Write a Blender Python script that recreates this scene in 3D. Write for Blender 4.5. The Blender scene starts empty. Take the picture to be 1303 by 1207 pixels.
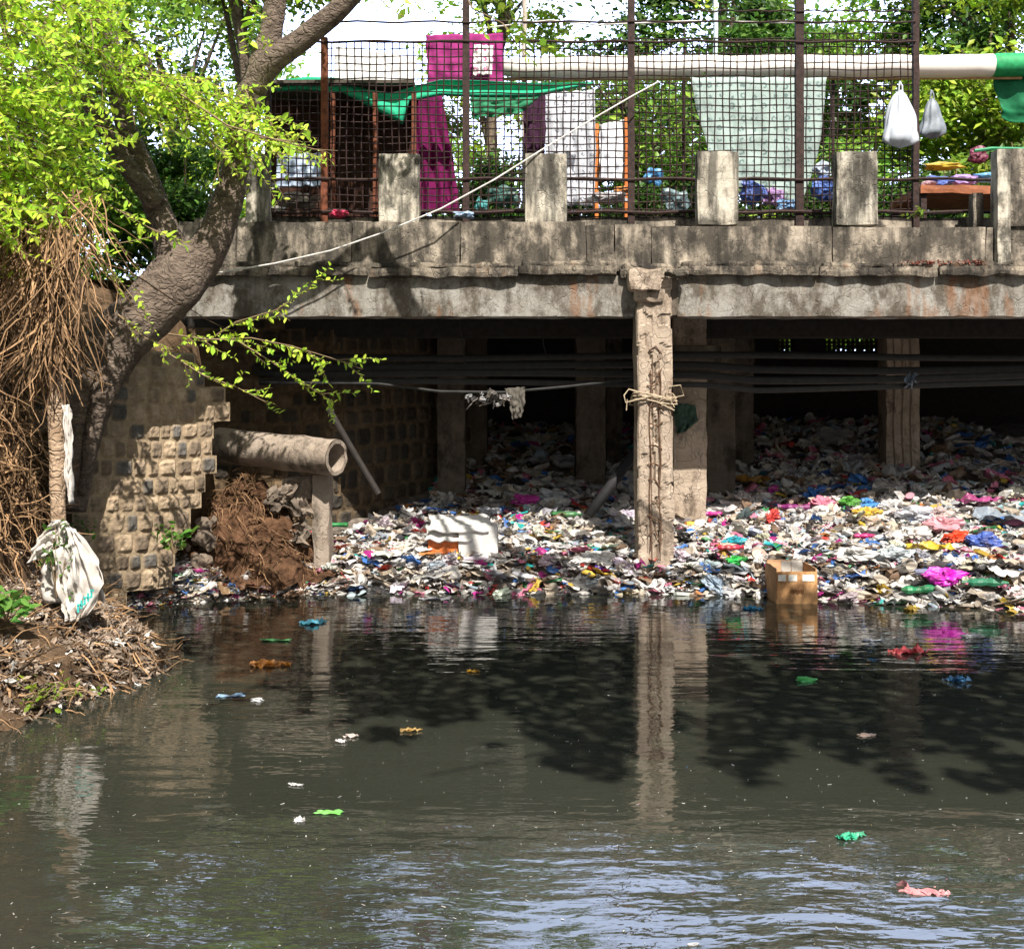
import bpy, math, random
import numpy as np
from mathutils import Vector, Matrix, noise as mn
R = math.radians
random.seed(7); rng = np.random.default_rng(7)
sc = bpy.context.scene
COL = sc.collection
# ---------------------------------------------------------------- camera / light
F = 1400.0; CX = 651.5; HY = 530.0; CZ = 1.6
cd = bpy.data.cameras.new('camera'); cam = bpy.data.objects.new('camera', cd); COL.objects.link(cam)
cd.sensor_width = 36; cd.lens = 36 * F / 1303; cd.shift_y = -(603.5 - HY) / 1303
cam.location = (0, 0, CZ); cam.rotation_euler = (R(90), 0, 0)
cd.clip_start = .05; cd.clip_end = 2000
sc.camera = cam
SE, SA = R(50), R(16)          # sun elevation; azimuth to the right of straight behind the camera
w = bpy.data.worlds.new('World'); sc.world = w; w.use_nodes = True
nt = w.node_tree; bg = nt.nodes['Background']
sky = nt.nodes.new('ShaderNodeTexSky'); sky.sky_type = 'NISHITA'; sky.sun_disc = False
sky.sun_elevation = SE; sky.sun_rotation = R(180) - SA
sky.air_density = 1.2; sky.dust_density = 3.5; sky.ozone_density = 1.2
tc = nt.nodes.new('ShaderNodeTexCoord'); cn_ = nt.nodes.new('ShaderNodeTexNoise'); cn_.inputs['Scale'].default_value = 2.6; cn_.inputs['Detail'].default_value = 7
mp_ = nt.nodes.new('ShaderNodeMapping'); mp_.inputs['Scale'].default_value = (1, 1, 2.2); nt.links.new(tc.outputs['Generated'], mp_.inputs['Vector']); nt.links.new(mp_.outputs[0], cn_.inputs['Vector'])
sx_ = nt.nodes.new('ShaderNodeSeparateXYZ'); nt.links.new(tc.outputs['Generated'], sx_.inputs[0])
ad_ = nt.nodes.new('ShaderNodeMath'); ad_.operation = 'MULTIPLY_ADD'; ad_.inputs[1].default_value = .5; nt.links.new(sx_.outputs['Y'], ad_.inputs[0])
sm_ = nt.nodes.new('ShaderNodeMath'); sm_.operation = 'MULTIPLY'; sm_.inputs[1].default_value = .6; nt.links.new(cn_.outputs['Fac'], sm_.inputs[0]); nt.links.new(sm_.outputs[0], ad_.inputs[2])
cr_ = nt.nodes.new('ShaderNodeValToRGB'); cr_.color_ramp.elements[0].position = .52; cr_.color_ramp.elements[1].position = .66; nt.links.new(ad_.outputs[0], cr_.inputs[0])
cm_ = nt.nodes.new('ShaderNodeMix'); cm_.data_type = 'RGBA'; nt.links.new(cr_.outputs[0], cm_.inputs[0]); nt.links.new(sky.outputs[0], cm_.inputs[6]); cm_.inputs[7].default_value = (30, 36, 52, 1)
nt.links.new(cm_.outputs[2], bg.inputs[0]); bg.inputs[1].default_value = 0.06
ld = bpy.data.lights.new('sun', 'SUN'); ld.energy = 5.0; ld.angle = R(.5); ld.color = (1, .935, .83)
sun = bpy.data.objects.new('sun', ld); COL.objects.link(sun)
sdir = Vector((math.sin(SA) * math.cos(SE), -math.cos(SA) * math.cos(SE), math.sin(SE)))
sun.rotation_euler = (-sdir).to_track_quat('-Z', 'Y').to_euler(); sun.location = (4, -10, 14)
vs = sc.view_settings; vs.view_transform = 'Standard'; vs.look = 'None'; vs.gamma = 1; vs.exposure = 0.8
sc.cycles.max_bounces = 6; sc.cycles.transparent_max_bounces = 8
sc.cycles.use_denoising = True

def P(px, py, Y): return Vector(((px - CX) / F * Y, Y, CZ + (HY - py) / F * Y))
def pxy(x, y, z): return CX + x / y * F, HY - (z - CZ) / y * F

# ---------------------------------------------------------------- materials
def mat(name, rough=.8, spec=.3):
    m = bpy.data.materials.new(name); m.use_nodes = True
    b = m.node_tree.nodes['Principled BSDF']; b.inputs['Roughness'].default_value = rough
    b.inputs['Specular IOR Level'].default_value = spec
    return m, m.node_tree, b
def N(t, typ, **kw):
    n = t.nodes.new(typ)
    for k, v in kw.items():
        if k.startswith('i_'): n.inputs[k[2:].replace('_', ' ')].default_value = v
        else: setattr(n, k, v)
    return n
def pos(t, scale=(1, 1, 1)):
    g = N(t, 'ShaderNodeNewGeometry'); m = N(t, 'ShaderNodeMapping'); m.inputs['Scale'].default_value = scale
    t.links.new(g.outputs['Position'], m.inputs['Vector']); return m.outputs[0]
def noi(t, vec, scale, detail=6, rough=.6):
    n = N(t, 'ShaderNodeTexNoise'); n.inputs['Scale'].default_value = scale; n.inputs['Detail'].default_value = detail
    n.inputs['Roughness'].default_value = rough; t.links.new(vec, n.inputs['Vector']); return n.outputs['Fac']
def ramp(t, fac, stops):
    r = N(t, 'ShaderNodeValToRGB'); e = r.color_ramp.elements
    while len(e) < len(stops): e.new(.5)
    for el, (p, c) in zip(e, stops):
        el.position = p; el.color = (*c, 1) if len(c) == 3 else c
    t.links.new(fac, r.inputs[0]); return r.outputs[0]
def mix(t, fac, a, b, mode='MIX'):
    m = N(t, 'ShaderNodeMix', data_type='RGBA', blend_type=mode)
    for s, v in ((0, fac), (6, a), (7, b)):
        if hasattr(v, 'links') or hasattr(v, 'is_linked'): t.links.new(v, m.inputs[s])
        else: m.inputs[s].default_value = v if s == 0 else ((*v, 1) if len(v) == 3 else v)
    return m.outputs[2]
def bump(t, b, h, strength=.5, dist=.02):
    n = N(t, 'ShaderNodeBump'); n.inputs['Strength'].default_value = strength; n.inputs['Distance'].default_value = dist
    t.links.new(h, n.inputs['Height']); t.links.new(n.outputs[0], b.inputs['Normal']); return n
def W3(v): return (v, v, v)

def concrete(name, c1, c2, dark, streak=.5, patch=.5, rust=.0, bs=.6):
    m, t, b = mat(name, .9, .2)
    p = pos(t)
    base = ramp(t, noi(t, p, 5, 8, .7), [(.3, c2), (.62, c1)])
    # rain streaks: narrow in x, long in z
    st = ramp(t, noi(t, pos(t, (7, 7, .9)), 1.3, 5, .6), [(.5 - streak * .06, W3(0)), (.62 - streak * .05, W3(1))])
    pt = ramp(t, noi(t, pos(t, (1.5, 1.5, 1)), 2.2, 9, .72), [(.53 - patch * .05, W3(0)), (.63 - patch * .04, W3(1))])
    c = mix(t, st, base, mix(t, .75 * min(1, streak + .05), base, dark))
    c = mix(t, pt, c, mix(t, .8, c, dark))
    if rust:
        ru = ramp(t, noi(t, pos(t, (5, 5, 1.2)), 1.1, 6), [(.56, W3(0)), (.66, W3(rust))])
        c = mix(t, ru, c, (.22, .10, .045))
    sp = ramp(t, noi(t, p, 60, 3), [(.28, W3(.55)), (.36, W3(1))])
    c = mix(t, 1.0, c, sp, 'MULTIPLY')
    t.links.new(c, b.inputs['Base Color'])
    h = N(t, 'ShaderNodeMath', operation='ADD'); t.links.new(noi(t, p, 12, 10, .75), h.inputs[0])
    v = N(t, 'ShaderNodeTexVoronoi', feature='DISTANCE_TO_EDGE'); v.inputs['Scale'].default_value = 3.3
    mv = N(t, 'ShaderNodeVectorMath', operation='ADD'); n2 = N(t, 'ShaderNodeTexNoise'); n2.inputs['Scale'].default_value = 4
    t.links.new(p, n2.inputs['Vector']); t.links.new(n2.outputs['Color'], mv.inputs[0]); t.links.new(p, mv.inputs[1])
    t.links.new(mv.outputs[0], v.inputs['Vector'])
    cr = ramp(t, v.outputs['Distance'], [(0, W3(0)), (.02, W3(.5))]); t.links.new(cr, h.inputs[1])
    bump(t, b, h.outputs[0], bs, .03)
    return m
def plain(name, c, rough=.6, spec=.3, var=.25, scale=15, bs=.15, metal=0):
    m, t, b = mat(name, rough, spec); p = pos(t)
    n = noi(t, p, scale, 5)
    col = ramp(t, n, [(.3, tuple(x * (1 - var) for x in c)), (.7, tuple(min(1, x * (1 + var)) for x in c))])
    t.links.new(col, b.inputs['Base Color']); b.inputs['Metallic'].default_value = metal
    if bs: bump(t, b, n, bs, .02)
    return m
def vcol(name, rough=.5, spec=.4, trans=0, bs=0, var=.25, vs_=9, coat=0):
    m, t, b = mat(name, rough, spec)
    a = N(t, 'ShaderNodeAttribute', attribute_name='Col'); p = pos(t)
    n = ramp(t, noi(t, p, vs_, 5), [(.3, W3(1 - var)), (.7, W3(1))])
    c = mix(t, 1.0, a.outputs['Color'], n, 'MULTIPLY'); t.links.new(c, b.inputs['Base Color'])
    if bs: bump(t, b, noi(t, p, 45, 4), bs, .02)
    if trans:
        tr = N(t, 'ShaderNodeBsdfTranslucent'); t.links.new(c, tr.inputs['Color'])
        ms = N(t, 'ShaderNodeMixShader'); ms.inputs[0].default_value = trans
        t.links.new(b.outputs[0], ms.inputs[1]); t.links.new(tr.outputs[0], ms.inputs[2])
        t.links.new(ms.outputs[0], t.nodes['Material Output'].inputs['Surface'])
    return m
M = {}
M['girder'] = concrete('painted_concrete', (.33, .32, .30), (.23, .21, .18), (.06, .045, .03), .25, 1.6, .6)
M['parapet'] = concrete('weathered_concrete', (.44, .38, .31), (.24, .205, .165), (.018, .017, .015), .75, 2.6)
M['post'] = concrete('post_concrete', (.58, .54, .46), (.36, .32, .26), (.03, .028, .024), 1.0, 1.3)
M['ledge'] = concrete('ledge_concrete', (.34, .29, .23), (.14, .12, .10), (.02, .019, .018), .8, 1.6, .3, .9)
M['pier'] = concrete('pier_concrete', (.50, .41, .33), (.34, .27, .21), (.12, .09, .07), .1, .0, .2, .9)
M['pierdark'] = concrete('inner_pier_concrete', (.17, .14, .11), (.09, .075, .06), (.03, .025, .02), .3, .4)  # darker copy of pier concrete, under-deck shade put into the colour
M['soffit'] = plain('dark_concrete', (.035, .032, .03), .95, .1)  # one near-black tone for deck underside, far wall and right abutment
M['pipeconc'] = concrete('pipe_concrete', (.36, .30, .25), (.24, .19, .15), (.06, .05, .04), .0, .6)
M['rust'] = plain('rusty_iron', (.032, .017, .015), .75, .3, .6, 25, .4)
M['redrust'] = plain('red_rusty_iron', (.13, .04, .02), .8, .3, .5, 20, .4)
M['blackpipe'] = plain('black_plastic_pipe', (.028, .028, .028), .7, .25)
M['litter'] = vcol('litter_plastic', .42, .45, .12, .2, .3, 14)
_t = M['litter'].node_tree; _b = _t.nodes['Principled BSDF']; _c = _b.inputs['Base Color'].links[0].from_socket
_d = ramp(_t, noi(_t, pos(_t), 7, 9, .75), [(.50, W3(0)), (.68, W3(.8))]); _m = mix(_t, _d, _c, (.12, .085, .055))
_t.links.new(_m, _b.inputs['Base Color'])
M['leaf'] = vcol('leaf', .45, .35, .45, 0, .15, 3)
M['root'] = vcol('dry_root', .9, .15, 0, .3, .4, 20)
M['twig'] = plain('twig_bark', (.22, .16, .10), .9, .1)
M['rope'] = plain('rope_fibre', (.62, .60, .58), .8, .2)
M['binding'] = plain('binding_wire', (.42, .34, .24), .7, .2)

# water
m, t, b = mat('murky_water', .015, 1.0); b.inputs['IOR'].default_value = 1.5
p = pos(t)
wc = ramp(t, noi(t, p, .35, 4), [(.3, (.024, .027, .019)), (.7, (.033, .035, .027))])
t.links.new(wc, b.inputs['Base Color'])
n1 = noi(t, pos(t, (3.2, 9, 1)), 1.0, 3, .55); n2 = noi(t, pos(t, (11, 27, 1)), 1.0, 2, .5)
n3 = noi(t, pos(t, (.8, 1.6, 1)), 1.0, 2, .5)
a1 = N(t, 'ShaderNodeMath', operation='MULTIPLY_ADD'); a1.inputs[1].default_value = .22
t.links.new(n2, a1.inputs[0]); t.links.new(n1, a1.inputs[2])
n4 = noi(t, pos(t, (1.3, 4.6, 1)), 1.0, 2, .5); a2 = N(t, 'ShaderNodeMath', operation='MULTIPLY_ADD'); a2.inputs[1].default_value = 2.1
t.links.new(n4, a2.inputs[0]); t.links.new(a1.outputs[0], a2.inputs[2])
# ripples calm towards the bridge, livelier near the viewer's bank
sp_ = N(t, 'ShaderNodeSeparateXYZ'); t.links.new(p, sp_.inputs[0])
mr = N(t, 'ShaderNodeMapRange'); mr.inputs[1].default_value = 3.3; mr.inputs[2].default_value = 4.8
mr.inputs[3].default_value = .34; mr.inputs[4].default_value = .10; t.links.new(sp_.outputs['Y'], mr.inputs[0])
pm = N(t, 'ShaderNodeMath', operation='MULTIPLY'); t.links.new(mr.outputs[0], pm.inputs[0])
pr = ramp(t, n3, [(.3, W3(.5)), (.7, W3(1.2))]); t.links.new(pr, pm.inputs[1])
bm_ = bump(t, b, a2.outputs[0], 1, .062)
st_ = N(t, 'ShaderNodeMath', operation='MULTIPLY'); st_.inputs[1].default_value = .62
t.links.new(pm.outputs[0], st_.inputs[0]); t.links.new(st_.outputs[0], bm_.inputs['Strength'])
M['water'] = m

# bark
def bark(name, c1, c2, ring):
    m, t, b = mat(name, .9, .15); p = pos(t)
    n = noi(t, pos(t, (6, 6, 6 if not ring else 14)), 1.6, 8, .7)
    t.links.new(ramp(t, n, [(.3, c2), (.65, c1)]), b.inputs['Base Color'])
    v = N(t, 'ShaderNodeTexVoronoi', feature='DISTANCE_TO_EDGE'); v.inputs['Scale'].default_value = 1
    nn = N(t, 'ShaderNodeTexNoise'); nn.inputs['Scale'].default_value = 7; t.links.new(p, nn.inputs['Vector'])
    sc_ = N(t, 'ShaderNodeVectorMath', operation='SCALE'); sc_.inputs['Scale'].default_value = 4.5
    t.links.new(nn.outputs['Color'], sc_.inputs[0])
    mv = N(t, 'ShaderNodeVectorMath', operation='ADD'); t.links.new(pos(t, (8, 8, 20)), mv.inputs[0]); t.links.new(sc_.outputs[0], mv.inputs[1])
    t.links.new(mv.outputs[0], v.inputs['Vector'])
    cr = ramp(t, v.outputs['Distance'], [(0, W3(0)), (.2, W3(.45))])
    h = N(t, 'ShaderNodeMath', operation='ADD'); t.links.new(cr, h.inputs[0]); t.links.new(n, h.inputs[1])
    bump(t, b, h.outputs[0], .8, .03); return m
M['bark'] = bark('dark_grey_bark', (.21, .165, .135), (.06, .045, .037), True)
M['bark_tan'] = bark('pale_bark', (.42, .31, .22), (.2, .13, .08), False)
# earth
m, t, b = mat('dry_earth', .95, .1); p = pos(t)
t.links.new(ramp(t, noi(t, p, 4, 9, .75), [(.25, (.05, .032, .02)), (.5, (.16, .105, .065)), (.75, (.30, .20, .125))]), b.inputs['Base Color'])
bump(t, b, noi(t, p, 9, 10, .8), .9, .08); M['earth'] = m
m, t, b = mat('stone_masonry', .9, .15); p = pos(t)
a = N(t, 'ShaderNodeAttribute', attribute_name='Col')
c = mix(t, 1.0, a.outputs['Color'], ramp(t, noi(t, p, 14, 8, .7), [(.3, W3(.5)), (.65, W3(1.1))]), 'MULTIPLY')
t.links.new(c, b.inputs['Base Color']); bump(t, b, noi(t, p, 28, 9, .75), .7, .03); M['stone'] = m

# ---------------------------------------------------------------- mesh builder
class MB:
    def __init__(s): s.v = []; s.l = []; s.s = []; s.c = []; s.mi = []; s.n = 0
    def add(s, v, f, col=(1, 1, 1), mi=0):
        v = np.asarray(v, float).reshape(-1, 3)
        if isinstance(f, np.ndarray):
            s.l.append(f.ravel() + s.n); s.s.append(np.full(len(f), f.shape[1])); nf = len(f)
        else:
            s.l.append(np.array([i for q in f for i in q], int) + s.n); s.s.append(np.array([len(q) for q in f])); nf = len(f)
        col = np.asarray(col, float)
        s.c.append(np.tile(col, (len(v), 1)) if col.ndim == 1 else col)
        s.mi.append(np.full(nf, mi)); s.v.append(v); s.n += len(v); return s
    def box(s, lo, hi, col=(1, 1, 1), mi=0):
        x0, y0, z0 = lo; x1, y1, z1 = hi
        v = [(x0, y0, z0), (x1, y0, z0), (x1, y1, z0), (x0, y1, z0), (x0, y0, z1), (x1, y0, z1), (x1, y1, z1), (x0, y1, z1)]
        return s.add(v, [(0, 3, 2, 1), (4, 5, 6, 7), (0, 1, 5, 4), (1, 2, 6, 5), (2, 3, 7, 6), (3, 0, 4, 7)], col, mi)
    def rbox(s, lo, hi, seg=.06, amp=.006, rnd=.02, col=(1, 1, 1), sd=0, ns=6):
        """box with a subdivided, slightly eroded surface and worn edges"""
        lo = np.array(lo, float); hi = np.array(hi, float); d = hi - lo
        c = (lo + hi) / 2
        for ax in range(3):
            for sg in (0, 1):
                u, w_ = [(1, 2), (2, 0), (0, 1)][ax]
                nu = max(2, min(140, int(d[u] / seg))); nv = max(2, min(60, int(d[w_] / seg)))
                U, V = np.meshgrid(np.linspace(0, 1, nu + 1), np.linspace(0, 1, nv + 1), indexing='ij')
                pt = np.zeros((nu + 1, nv + 1, 3)); pt[..., ax] = hi[ax] if sg else lo[ax]
                pt[..., u] = lo[u] + U * d[u]; pt[..., w_] = lo[w_] + V * d[w_]
                pt = pt.reshape(-1, 3)
                # chamfer
                q = pt - c; hd = d / 2
                e = np.clip((np.abs(q) - (hd - rnd)) / rnd, 0, 1)
                k = np.sqrt((e ** 2).sum(1)); k = np.maximum(k, 1)
                q = np.where(e > 0, np.sign(q) * (hd - rnd + rnd * e / k[:, None]), q)
                pt = q + c
                pt = np.array([Vector(a_) + mn.noise_vector(Vector(a_) * ns + Vector((sd, 0, 0))) * amp * (1.6 if kk > 1.01 else .8) for a_, kk in zip(pt, k)])
                idx = np.arange((nu + 1) * (nv + 1)).reshape(nu + 1, nv + 1)
                f = np.stack([idx[:-1, :-1], idx[1:, :-1], idx[1:, 1:], idx[:-1, 1:]], -1).reshape(-1, 4)
                if not sg: f = f[:, ::-1]
                s.add(pt, f, col)
        return s
    def grid(s, pts, col=(1, 1, 1), mi=0):
        a, b = pts.shape[:2]; idx = np.arange(a * b).reshape(a, b)
        f = np.stack([idx[:-1, :-1], idx[1:, :-1], idx[1:, 1:], idx[:-1, 1:]], -1).reshape(-1, 4)
        return s.add(pts.reshape(-1, 3), f, col, mi)
    def tube(s, pts, rad, n=8, amp=0, sd=0, col=(1, 1, 1), mi=0, cap=True):
        pts = [Vector(p_) for p_ in pts]; k = len(pts)
        if not hasattr(rad, '__len__'): rad = [rad] * k
        ref = Vector((0, 0, 1)); d0 = (pts[1] - pts[0]).normalized()
        if abs(d0.dot(ref)) > .9: ref = Vector((0, 1, 0))
        nx = d0.cross(ref).normalized(); V = []
        for i in range(k):
            d = (pts[min(i + 1, k - 1)] - pts[max(i - 1, 0)]).normalized()
            nx = (nx - d * nx.dot(d)).normalized(); ny = d.cross(nx)
            for j in range(n):
                a_ = 2 * math.pi * j / n
                o = nx * math.cos(a_) + ny * math.sin(a_); q = pts[i] + o * rad[i]
                if amp:
                    q = q + o * rad[i] * amp * (mn.noise(q * 5 + Vector((sd, 0, 0))) + .5 * mn.noise(q * 14))
                V.append(q)
        f = [(i * n + j, i * n + (j + 1) % n, (i + 1) * n + (j + 1) % n, (i + 1) * n + j) for i in range(k - 1) for j in range(n)]
        if cap and n > 2: f += [tuple(range(n))[::-1], tuple(range((k - 1) * n, k * n))]
        return s.add([tuple(q) for q in V], f, col, mi)
    def scatter(s, tv, tf, pos_, rot, scl, cols):
        tv = np.asarray(tv, float); n = len(pos_)
        if n == 0: return s
        scl = np.asarray(scl, float); scl = scl[:, None, None] if scl.ndim == 1 else scl[:, None, :]
        v = np.einsum('nij,nkj->nki', rot, tv[None] * scl) + pos_[:, None, :]
        f = (tf[None] + (np.arange(n) * len(tv))[:, None, None]).reshape(-1, tf.shape[1])
        return s.add(v.reshape(-1, 3), f, np.repeat(cols, len(tv), 0))
    def build(s, name, mats, parent=None, loc=None, smooth=False):
        me = bpy.data.meshes.new(name); v = np.concatenate(s.v)
        off = np.zeros(3)
        if parent is not None: off = np.array(parent['_w'])
        if loc is not None: wl = np.array(loc, float)
        elif parent is None: wl = np.array([(v[:, 0].min() + v[:, 0].max()) / 2, (v[:, 1].min() + v[:, 1].max()) / 2, v[:, 2].min()])
        else: wl = off
        v = v - wl
        L = np.concatenate(s.l); S = np.concatenate(s.s)
        me.vertices.add(len(v)); me.vertices.foreach_set('co', v.ravel())
        me.loops.add(len(L)); me.loops.foreach_set('vertex_index', L.astype(np.int32))
        me.polygons.add(len(S)); me.polygons.foreach_set('loop_start', np.concatenate([[0], np.cumsum(S)[:-1]]).astype(np.int32))
        if not isinstance(mats, (list, tuple)): mats = [mats]
        for m_ in mats: me.materials.append(m_)
        me.polygons.foreach_set('material_index', np.concatenate(s.mi).astype(np.int32))
        me.polygons.foreach_set('use_smooth', np.full(len(S), smooth))
        me.update(calc_edges=True); me.validate()
        c = np.concatenate(s.c); at = me.color_attributes.new('Col', 'FLOAT_COLOR', 'POINT')
        at.data.foreach_set('color', np.concatenate([c, np.ones((len(c), 1))], 1).ravel())
        o = bpy.data.objects.new(name, me); COL.objects.link(o)
        if parent is not None: o.parent = parent
        o.location = tuple(wl - off); o['_w'] = [float(a_) for a_ in wl]
        return o
def tag(o, label=None, cat=None, group=None, kind=None):
    if label: o['label'] = label
    if cat: o['category'] = cat
    if group: o['group'] = group
    if kind: o['kind'] = kind
    return o
def thing(name, label, cat, loc, group=None):
    o = bpy.data.objects.new(name, None); COL.objects.link(o); o.location = loc; o.empty_display_size = .1
    o['_w'] = [float(a_) for a_ in loc]; return tag(o, label, cat, group)
def rand_rot(n, tilt=.5):
    """random yaw then tilt by ~tilt rad"""
    a_ = rng.uniform(0, 2 * np.pi, n); tx = rng.normal(0, tilt, n); ty = rng.normal(0, tilt, n)
    ca, sa = np.cos(a_), np.sin(a_); z = np.zeros(n); o = np.ones(n)
    Rz = np.array([[ca, -sa, z], [sa, ca, z], [z, z, o]]).transpose(2, 0, 1)
    Rx = np.array([[o, z, z], [z, np.cos(tx), -np.sin(tx)], [z, np.sin(tx), np.cos(tx)]]).transpose(2, 0, 1)
    Ry = np.array([[np.cos(ty), z, np.sin(ty)], [z, o, z], [-np.sin(ty), z, np.cos(ty)]]).transpose(2, 0, 1)
    return Rx @ Ry @ Rz
def full_rot(n):
    q = rng.normal(size=(n, 4)); q /= np.linalg.norm(q, axis=1)[:, None]; w_, x, y, z = q.T
    return np.array([[1 - 2 * (y * y + z * z), 2 * (x * y - z * w_), 2 * (x * z + y * w_)],
                     [2 * (x * y + z * w_), 1 - 2 * (x * x + z * z), 2 * (y * z - x * w_)],
                     [2 * (x * z - y * w_), 2 * (y * z + x * w_), 1 - 2 * (x * x + y * y)]]).transpose(2, 0, 1)
def rot_up(n):   # leaf facing roughly up and towards the light
    a_ = R(32); Rx = np.array([[1, 0, 0], [0, math.cos(a_), -math.sin(a_)], [0, math.sin(a_), math.cos(a_)]])
    return Rx[None] @ rand_rot(n, .6)
LEAF = (np.array([(0, -.5, 0), (.22, -.18, .06), (.2, .2, .05), (0, .5, -.04), (-.2, .2, .05), (-.22, -.18, .06), (0, 0, -.03)]),
        np.array([(0, 1, 6, 5), (1, 2, 3, 6), (5, 6, 3, 4)]))
LEAF4 = (np.array([(0, -.5, 0), (.26, .02, .07), (0, .5, -.03), (-.26, .02, .07)]), np.array([(0, 1, 2, 3)]))

# ---------------------------------------------------------------- terrain and water
def shoreX(Y): return np.interp(Y, [0, 4, 5.6, 6.14, 6.6, 7.0, 7.47, 8.6, 9.5, 10.2, 10.5], [-2.7, -2.75, -2.62, -2.45, -2.25, -2.2, -2.5, -3.12, -3.45, -3.35, -3.0])
def cliffX(Y): return np.interp(Y, [0, 5, 6.5, 7.6, 8.5, 8.9, 9.9, 10.5], [-3.3, -3.3, -3.3, -3.3, -3.75, -3.72, -2.95, -2.6])
def topH(Y): return np.interp(Y, [0, 7.8, 8.5, 8.9, 10.0, 10.5], [3.3, 3.3, 2.6, 1.9, 2.3, 2.3])
def bankh(X, Y):
    X = np.asarray(X, float); Y = np.asarray(Y, float)
    d = shoreX(Y) - X
    h = np.where(d > 0, np.minimum(.14 * np.minimum(d / .12, 1) + d * .38, .6), np.maximum(d * 1.5, -.8))
    c = np.clip((cliffX(Y) - X) / .45, 0, 1); c = c * c * (3 - 2 * c)
    return h + c * topH(Y) + np.clip(cliffX(Y) - X - .5, 0, 20) * .05
def noise_grid(xs, ys, hf, amp, ns):
    G = np.zeros((len(xs), len(ys), 3))
    for i, x in enumerate(xs):
        for j, y in enumerate(ys):
            z = float(hf(x, y)); n_ = mn.noise_vector(Vector((x, y, z)) * ns) * amp + mn.noise_vector(Vector((x, y, z)) * ns * 3.1) * amp * .4
            G[i, j] = (x + n_.x * .7, y + n_.y * .7, z + n_.z)
    return G
mb = MB(); mb.grid(noise_grid(np.concatenate([np.arange(-12, -5, .5), np.arange(-5, -1.9, .055)]), np.concatenate([np.arange(-8, 4.5, .8), np.arange(4.5, 10.6, .055)]), bankh, .09, 3.2))
tag(mb.build('bank', M['earth'], smooth=False), kind='structure')
def _ss(t): t = np.clip(t, 0, 1); return t * t * (3 - 2 * t)
_yy = np.linspace(-40, 19, 5901); _sl = .084 * _ss((4.6 - _yy) / .75) * _ss((_yy - 2.2) / .5) - .084 * _ss((2.2 - _yy) / .5) * _ss((_yy - .2) / .5)
_zz = np.cumsum(_sl[::-1])[::-1] * -.01
def wz(Y, X=0):      # added swell, tilts the near water so it mirrors more sky
    return np.interp(Y, _yy, _zz) * (1 + .20 * np.sin(np.asarray(X) * 2.3 + 1.2) + .14 * np.sin(np.asarray(X) * 5.3) + .05 * np.sin(np.asarray(X) * 11 + 1))
gx = np.concatenate([[-60, -30, -12], np.arange(-6, 6, .12), [8, 11, 14]]); gy = np.concatenate([[-40, -10], np.arange(-1, 6, .08), np.arange(6, 19.2, .6)])
GX, GY = np.meshgrid(gx, gy, indexing='ij'); mb = MB(); mb.grid(np.stack([GX, GY, wz(GY, GX)], -1))
tag(mb.build('water', M['water'], smooth=True), kind='structure')
mb = MB(); mb.add([(-400, -300, -.9), (400, -300, -.9), (400, 400, -.9), (-400, 400, -.9)], [(0, 1, 2, 3)])
tag(mb.build('ground', M['earth']), kind='structure')
m_grass = plain('scrub_ground', (.09, .10, .04), .95, .1, .5, 2)
mb = MB()
mb.add([(-300, 17.45, 2.62), (300, 17.45, 2.62), (300, 400, 3.5), (-300, 400, 3.5)], [(0, 1, 2, 3)])
mb.add([(-300, 10.45, 2.9), (-3.6, 10.45, 2.9), (-3.6, 17.45, 2.9), (-300, 17.45, 2.9)], [(0, 1, 2, 3)])
tag(mb.build('far_bank', m_grass), kind='structure')
mb = MB(); mb.box((14.0, -40, -.9), (300, 17.4, 2.9)); tag(mb.build('far_bank', M['earth']), kind='structure')

# litter slope under the bridge
def Ye(X): return np.interp(X, [-3.6, -3.2, -2.6, -1.8, 1.4, 2.3, 3.0, 4.2, 8], [9.0, 9.2, 9.55, 9.92, 9.9, 9.72, 9.42, 9.02, 8.8])
def lith(X, Y):
    g = np.asarray(Y, float) - Ye(X)
    h = np.interp(g, [-.5, 0, .12, .43, 1.7, 3.1, 5.6, 7.4], [-.4, -.03, .07, .27, .48, .78, 1.25, 1.5])
    return h
def lithn(x, y):
    return float(lith(x, y)) + (.05 * mn.noise(Vector((x * 1.6, y * 1.6, 0))) + .03 * mn.noise(Vector((x * 4, y * 4, 3)))) * min(1, max(0, (y - float(Ye(x))) * 3))
G = noise_grid(np.arange(-4.2, 9, .09), np.concatenate([np.arange(8.3, 12, .07), np.arange(12, 17.4, .14)]), lambda x, y: lithn(x, y) - .03, .03, 6)
m_mud = plain('dark_mud', (.15, .125, .105), .8, .3, .6, 12, .6)
tag(MB().grid(G).build('mud_slope', m_mud, smooth=True), kind='structure')
def on_litter(px, py):
    for Y in np.arange(8.7, 17.3, .02):
        x = (px - CX) / F * Y
        z = CZ + (HY - py) / F * Y
        if lithn(x, Y) >= z: return x, Y, lithn(x, Y)
    return (px - CX) / F * 17, 17, 1.5

# ---------------------------------------------------------------- bridge
YB = 10.3
def zz(py, Y=YB): return CZ + (HY - py) / F * Y
def xx(px, Y=YB): return (px - CX) / F * Y
br = thing('bridge', 'old stained concrete road bridge over the black water, on piers half buried in litter', 'bridge', (xx(833), YB, 0))
mb = MB()
mb.rbox((xx(235), YB, zz(403)), (xx(812), YB + .28, zz(350)), .07, .008, .015, sd=1)
mb.build('girder', M['girder'], br)
mb = MB(); mb.rbox((xx(861), YB - .01, zz(403)), (xx(1500), YB + .28, zz(350)), .07, .008, .015, sd=2)
mb.build('girder', M['girder'], br)
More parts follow.
